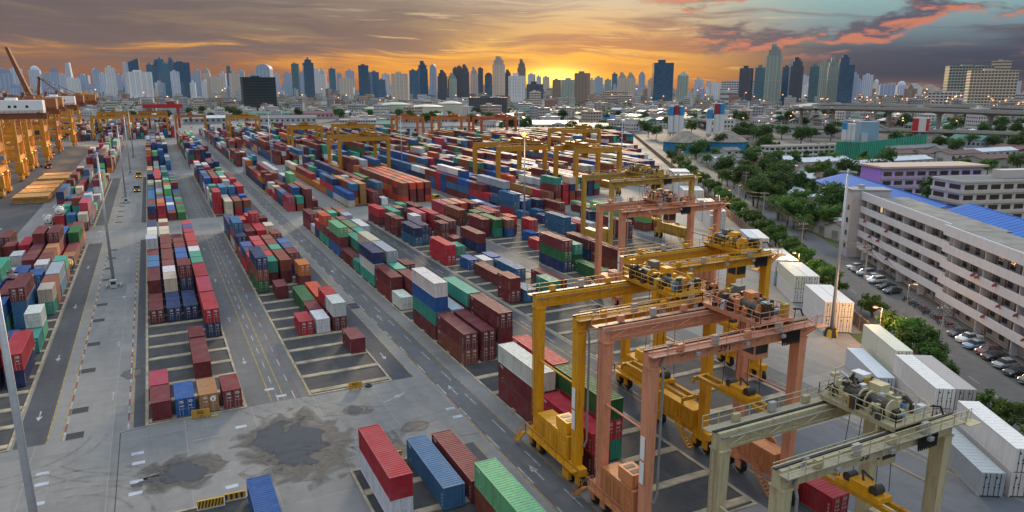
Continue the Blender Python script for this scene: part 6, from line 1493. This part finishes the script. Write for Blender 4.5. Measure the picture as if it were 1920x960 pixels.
TW = '''10,24,131,4200,bluegrey,crown|34,16,129,4400,pale,flat|70,15,132,4300,pale,dome|88,14,140,3900,bluegrey,flat|105,12,128,4300,bluegrey,crown|120,10,140,4000,pale,flat|133,14,117,3600,pale,taper|138,18,147,3000,white,flat|160,16,142,3700,bluegrey,flat|183,10,129,4000,bluegrey,round|196,12,139,3700,pale,flat|210,14,128,3000,white,flat|225,11,141,3500,bluegrey,flat|238,10,115,3500,pale,taper
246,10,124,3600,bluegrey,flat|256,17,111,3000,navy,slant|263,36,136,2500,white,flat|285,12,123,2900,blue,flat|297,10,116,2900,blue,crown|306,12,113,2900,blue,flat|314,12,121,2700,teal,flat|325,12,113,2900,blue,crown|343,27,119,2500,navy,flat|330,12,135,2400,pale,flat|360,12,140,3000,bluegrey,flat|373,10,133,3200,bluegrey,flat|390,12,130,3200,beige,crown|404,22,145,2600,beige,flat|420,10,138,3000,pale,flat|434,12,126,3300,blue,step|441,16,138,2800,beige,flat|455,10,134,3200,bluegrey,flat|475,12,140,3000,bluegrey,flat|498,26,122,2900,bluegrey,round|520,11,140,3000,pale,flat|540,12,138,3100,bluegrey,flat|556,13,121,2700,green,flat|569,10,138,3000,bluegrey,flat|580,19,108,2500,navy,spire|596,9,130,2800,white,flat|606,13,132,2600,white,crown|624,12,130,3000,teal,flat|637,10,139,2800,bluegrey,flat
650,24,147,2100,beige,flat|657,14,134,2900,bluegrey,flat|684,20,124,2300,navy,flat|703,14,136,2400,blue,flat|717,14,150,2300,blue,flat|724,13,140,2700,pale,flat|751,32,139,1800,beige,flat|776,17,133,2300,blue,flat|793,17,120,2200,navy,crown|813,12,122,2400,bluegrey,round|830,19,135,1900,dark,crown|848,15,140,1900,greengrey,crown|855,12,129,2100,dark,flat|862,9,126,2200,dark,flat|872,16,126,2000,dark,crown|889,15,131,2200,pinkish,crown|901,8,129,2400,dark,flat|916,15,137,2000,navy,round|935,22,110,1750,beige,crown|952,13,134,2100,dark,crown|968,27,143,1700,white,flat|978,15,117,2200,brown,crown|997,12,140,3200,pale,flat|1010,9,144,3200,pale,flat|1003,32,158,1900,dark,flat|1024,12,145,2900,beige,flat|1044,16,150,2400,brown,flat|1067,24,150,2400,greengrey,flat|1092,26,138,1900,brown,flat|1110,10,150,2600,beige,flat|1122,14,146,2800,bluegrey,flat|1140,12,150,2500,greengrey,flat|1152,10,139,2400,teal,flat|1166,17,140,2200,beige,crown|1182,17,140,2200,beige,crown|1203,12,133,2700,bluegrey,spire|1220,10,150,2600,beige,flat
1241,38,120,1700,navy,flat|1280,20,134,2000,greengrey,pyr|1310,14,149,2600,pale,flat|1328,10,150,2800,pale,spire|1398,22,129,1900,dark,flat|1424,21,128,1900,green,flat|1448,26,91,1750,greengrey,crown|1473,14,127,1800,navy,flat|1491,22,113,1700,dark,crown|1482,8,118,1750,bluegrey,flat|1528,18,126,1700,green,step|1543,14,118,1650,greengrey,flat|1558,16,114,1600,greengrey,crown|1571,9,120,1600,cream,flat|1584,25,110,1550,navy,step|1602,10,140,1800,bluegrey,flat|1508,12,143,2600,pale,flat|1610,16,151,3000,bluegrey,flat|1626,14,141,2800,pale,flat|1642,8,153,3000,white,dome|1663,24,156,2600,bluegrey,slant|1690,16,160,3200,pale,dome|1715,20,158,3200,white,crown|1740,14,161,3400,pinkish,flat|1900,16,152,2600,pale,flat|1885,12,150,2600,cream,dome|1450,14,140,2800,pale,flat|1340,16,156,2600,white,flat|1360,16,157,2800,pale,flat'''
fcs = {'bluegrey':F_OFF,'blue':F_GLS,'dark':F_STR,'navy':F_GLS,'beige':F_RES,'white':F_RES,'pale':F_OFF,'brown':F_RES,'green':F_GLS,'greengrey':F_STR,'teal':F_GLS,'cream':F_RES,'pinkish':F_RES}
tk = {'flat':'flat topped','crown':'stepped crown','spire':'spired','round':'vault topped','taper':'tapering','slant':'slant topped','dome':'domed','pyr':'pyramid roofed','step':'notched top','cyl':'round'}
alltw = [t_.split(',') for ln in TW.split('\n') for t_ in ln.split('|')]
alltw.sort(key=lambda q: float(q[0]))
cnt_ = {}
for q in alltw:
    u, w, vt, d = map(float, q[:4]); key = (q[4], q[5]); cnt_[key] = cnt_.get(key, 0)+1
    dc = {'bluegrey':'blue grey','greengrey':'green grey'}.get(q[4], q[4])
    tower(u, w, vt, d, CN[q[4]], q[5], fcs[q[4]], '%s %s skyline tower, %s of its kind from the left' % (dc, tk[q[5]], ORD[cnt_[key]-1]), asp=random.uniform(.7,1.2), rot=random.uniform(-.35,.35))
# background slabs between the named towers
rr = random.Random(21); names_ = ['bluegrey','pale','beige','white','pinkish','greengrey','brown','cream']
BGC = {}
us_ = sorted(rr.uniform(-40, 1960) for _ in range(110))
for k in range(110):
    u = us_[k]; d = rr.uniform(2200, 5200); c = rr.choice(names_[:4] if u < 700 else names_); vt = 165-rr.uniform(-2, 12 if u < 700 else 6)*(1.25 if rr.random() < .25 else 1)
    key = c; BGC[key] = BGC.get(key, 0)+1
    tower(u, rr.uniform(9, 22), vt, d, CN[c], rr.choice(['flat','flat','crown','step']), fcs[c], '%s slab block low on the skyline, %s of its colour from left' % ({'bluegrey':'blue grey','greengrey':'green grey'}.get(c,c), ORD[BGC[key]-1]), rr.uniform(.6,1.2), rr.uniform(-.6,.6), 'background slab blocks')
# dense low quarters
def inside_yard(x, y):
    if x < fence_x(y)+22 and y < 600: return True
    if x < 215 and y < 1030: return True
    if x < 460 and y < 720-(x-200)*.45: return True
    if x > 0 and math.hypot(x, y) < 470: return True
    if x < -60 and y < 1300: return True
    return False
anch = [(o_.location.x, o_.location.y) for o_ in COL.objects if o_.parent is None and o_.get('category') in ('building','storage tank','silo','billboard')]
for u0, u1, v0, v1 in ((1490,1930,241,268),(1300,1500,238,258),(1500,1930,258,276)):
    for k in range(40): f = k/39; q = G(u0+(u1-u0)*f, v0+(v1-v0)*f); anch += [(q.x,q.y),(q.x*.96,q.y*.96),(q.x*.92,q.y*.92)]
hm = []
for k in range(6):
    r_ = random.Random(k); w, l, h = r_.uniform(9,16), r_.uniform(10,22), (3.6,6.5,7,9.5,13,16)[k]; m = MB(); m.box(0,w,0,l,0,h,0)
    if k in (0,1,2): m.add([(-.5,-.5,h),(w+.5,-.5,h),(w/2,-.5,h+2.4),(-.5,l+.5,h),(w+.5,l+.5,h),(w/2,l+.5,h+2.4)], [(0,1,2),(4,3,5),(0,2,5,3),(2,1,4,5)], 1)
    else: m.box(-.3,w+.3,-.3,l+.3,h,h+.6,0); m.box(w*.2,w*.5,l*.3,l*.6,h+.6,h+3,0)
    for f in range(max(1,int(h/3.2))):
        for q in range(int(w/3)): m.box(q*3+.8,q*3+2.4,-.06,.0,f*3.2+1,f*3.2+2.4,2)
        for q in range(int(l/3)): m.box(-.06,0,q*3+.8,q*3+2.4,f*3.2+1,f*3.2+2.4,2); m.box(w,w+.06,q*3+.8,q*3+2.4,f*3.2+1,f*3.2+2.4,2)
    for rf in (RGRY, RRST, RWHT, RGRN): hm.append((m.mesh('city_house', [P_PLAIN, rf, GLASSD]), k, {'roof_grey':'grey','roof_rust':'rusty','roof_white':'white','roof_green':'green'}[rf.name]))
HC = [(.50,.48,.45),(.42,.39,.36),(.55,.52,.50),(.46,.36,.30),(.36,.36,.38),(.58,.56,.54)]; HN = ['off-white','tan','white','brick toned','grey','pale']
class CB(MB):
    def at(s, x, y, a): s.o = (x, y, math.cos(a), math.sin(a)); return s
    def rb(s, x0, x1, y0, y1, z0, z1, col):
        i = len(s.v); s.box(x0, x1, y0, y1, z0, z1, 0, col); X, Y, c, n = s.o
        for j in range(i, len(s.v)): px, py, pz = s.v[j]; s.v[j] = (X+px*c-py*n, Y+px*n+py*c, pz)
HC2 = [(.56,.54,.50),(.48,.44,.39),(.62,.60,.57),(.50,.38,.30),(.38,.39,.42),(.64,.62,.60),(.55,.47,.36),(.44,.50,.52),(.40,.26,.20)]
RFC = [(.16,.15,.15),(.18,.085,.06),(.48,.48,.49),(.24,.23,.22),(.20,.10,.07),(.09,.17,.14),(.10,.15,.28)]
def city_block(r, x, y, hs):
    w, l, h = r.uniform(9,26), r.uniform(9,20), r.choice(hs); col = r.choice(HC2); city.at(x, y, -AZ+r.choice((-.5,.15,.6,1.0))+r.uniform(-.12,.12))
    city.rb(0,w,0,l,-.06,h,col); city.rb(-.4,w+.4,-.4,l+.4,h,h+.7,r.choice(RFC))
    if r.random() < .6: city.rb(w*.2,w*.5,l*.2,l*.6,h+.7,h+r.uniform(2.4,4),col)
    n = max(2, int(w/3.5)); m_ = max(2, int(l/3.5)); st = r.random() < .3
    for f in range(int(h/3.3)):
        z0, z1 = f*3.3+1.0, f*3.3+2.4
        if st: city.rb(.6,w-.6,-.1,0,z0,z1,(.06,.06,.065)); city.rb(-.1,0,.6,l-.6,z0,z1,(.06,.06,.065)); continue
        for k in range(n): city.rb((k+.2)*w/n,(k+.8)*w/n,-.1,0,z0,z1,(.06,.06,.068))
        for k in range(m_): city.rb(-.1,0,(k+.2)*l/m_,(k+.8)*l/m_,z0,z1,(.06,.06,.068))
city = CB(); ctree = MB(); pts = []
rr = random.Random(77); used_ = []
while len(pts) < 2600:
    az_ = rr.uniform(-.66,.66); d = 420+2900*rr.random()**1.5; x, y = d*math.sin(AZ+az_), d*math.cos(AZ+az_)
    if inside_yard(x, y): continue
    if any(abs(x-a)+abs(y-b) < 26 for a, b in anch): continue
    pts.append((d, x, y, az_))
pts.sort(); grid = {}; hk = 0; tkk = 0; lk = 0
seenl = {}
for d, x, y, az_ in pts:
    key = (int(x//24), int(y//24))
    if key in grid: continue
    grid[key] = 1; r0 = rr.random(); sect = ['far left','left','centre left','centre','centre right','right','far right'][min(6,int((az_+.66)/1.32*7))]
    if r0 < .30:
        if tkk < 85:
            kd = rr.choice((1,3,3)); tkk += 1; tree(kd, Vector((x,y,0)), 'dark leafy tree in the %s city quarter, %s nearest of them' % (sect, ORD[tkk-1]), rr.uniform(1.0,1.6), 'city trees, %s' % sect)
        else:
            s_ = rr.uniform(4,8)
            for _ in range(46):
                dv = Vector((rr.gauss(0,1),rr.gauss(0,1),rr.gauss(0,.7))).normalized()*s_*rr.random()**.4; c0 = Vector((x,y,s_*1.1))+dv; a_ = Vector((rr.gauss(0,1),rr.gauss(0,1),rr.gauss(0,.6))).normalized()*rr.uniform(.8,1.6); b_ = a_.cross(Vector((rr.gauss(0,1),rr.gauss(0,1),rr.gauss(0,1)))).normalized()*1.0
                ctree.add([c0-a_,c0+b_,c0+a_,c0-b_], [(0,1,2,3)])
    else:
        ci = rr.randrange(6)
        if hk < 290:
            hk += 1; me, k, rn = rr.choice(hm[:16] if rr.random() < .8 else hm[16:]); o = link('city_house', me, None, HC[ci], (x, y, -.06), -AZ+rr.uniform(-.8,.8)); s_ = rr.uniform(.85,1.35); o.scale = (s_, s_, rr.uniform(.9,1.25))
            tag(o, '%s %s house with %s roof, %s nearest one of the city quarters' % (['low','two storey','two storey','three storey','four storey','five storey'][k], HN[ci], rn, ORD[hk-1]), 'house', 'dense houses of the %s city quarter' % sect)
        else:
            city_block(rr, x, y, (4,6,7,9,10,13,16,20))
fl = random.Random(5)
for k in range(2300):
    az_ = fl.uniform(-.66,.66); d = fl.uniform(1400,5200); x, y = d*math.sin(AZ+az_), d*math.cos(AZ+az_)
    if x < -60 and y < 1300: continue
    if inside_yard(x,y): continue
    if fl.random() < .36:
        s_ = fl.uniform(5,10)
        for _ in range(20):
            dv = Vector((fl.gauss(0,1),fl.gauss(0,1),fl.gauss(0,.7))).normalized()*s_*fl.random()**.4; c0 = Vector((x,y,s_*1.0))+dv; a_ = Vector((fl.gauss(0,1),fl.gauss(0,1),fl.gauss(0,.6))).normalized()*fl.uniform(1.4,2.6); b_ = a_.cross(Vector((fl.gauss(0,1),fl.gauss(0,1),fl.gauss(0,1)))).normalized()*1.8
            ctree.add([c0-a_,c0+b_,c0+a_,c0-b_], [(0,1,2,3)])
        continue
    city_block(fl, x, y, (5,7,8,10,12,16,20,26) if d < 2400 else (8,12,16,22,28,34,40))
t = NT('far_city_plaster'); a_ = t.n('ShaderNodeVertexColor'); a_.layer_name = 'Col'; nz = t.noise(.05,4,.6,t.pos()); t.out(t.mix(t.ramp(nz,.35,.7,0,.35), a_.outputs[0], (.16,.15,.14)), .8, 0, .2)
struct(city.build('distant_city_blocks', t.mat), 'stuff'); struct(ctree.build('distant_tree_canopy', LEAFD), 'stuff')
# lit lamps scattered through the streets beyond
pol = MB().cyl((0,0,0),(0,0,9),.12,5).bar((0,0,9),(1.2,0,9.2),.12).mesh('lamp_pole', GALV); hed = {}
for nm, mt in (('orange', LAMP), ('pale', LAMPW)): hed[nm] = MB().lathe([(0,-.35),(.42,-.15),(.42,.15),(0,.32)],8,(1.2,0,9.0)).mesh('lamp_globe', mt)
ll = random.Random(31); k = 0
LK = {}
def city_lamp(x, y, z=0, sc=1.0, c='orange', where='beyond the yard'):
    LK[c, where] = LK.get((c, where), 0)+1
    o = link('street_lamp', pol, None, None, (x, y, z), ll.uniform(0,6)); o.scale = (sc,sc,sc); tag(o, 'small glowing %s street lamp %s, %s of them' % (c, where, ORD[LK[c, where]-1]), 'street lamp', 'lit street lamps %s' % where); link('lamp_globe', hed[c], o)
for _ in range(125):
    u = ll.uniform(1180,1920) if ll.random() < .75 else ll.uniform(150,1200); v = ll.uniform(188,255) if u > 1180 else ll.uniform(190,215); p = G(u, v)
    if inside_yard(p.x, p.y): continue
    d = math.hypot(p.x,p.y); city_lamp(p.x, p.y, 0, max(1.5, d/520), 'orange' if ll.random() < .7 else 'pale', 'right of the container yard' if u > 1180 else 'behind the container yard')
for _ in range(46):
    u = ll.uniform(1500,1900); p = AT(u, ll.uniform(1500,2600)); city_lamp(p.x, p.y, 0, 2.6, 'orange' if ll.random() < .5 else 'pale', 'in the district below the far towers')
for u, v in ((1490,243),(1540,245),(1600,247),(1690,251),(1740,254),(1860,262),(1905,266)): p = G(u, v); city_lamp(p.x+3, p.y, 23, 1.0, 'orange', 'on the expressway deck')
# ------------------------------------------------------------------ haze
hz = MB().box(-3400,7800,-1100,7000,-1.2,430)
t = NT('haze_air'); t.nt.nodes.remove(t.b); pv = t.n('ShaderNodeVolumePrincipled'); pv.inputs['Color'].default_value = (.72,.82,.97,1); pv.inputs['Density'].default_value = .000008; pv.inputs['Anisotropy'].default_value = .0
t.l(pv.outputs[0], t.nt.nodes['Material Output'].inputs['Volume'])
struct(hz.build('haze', t.mat), 'stuff')
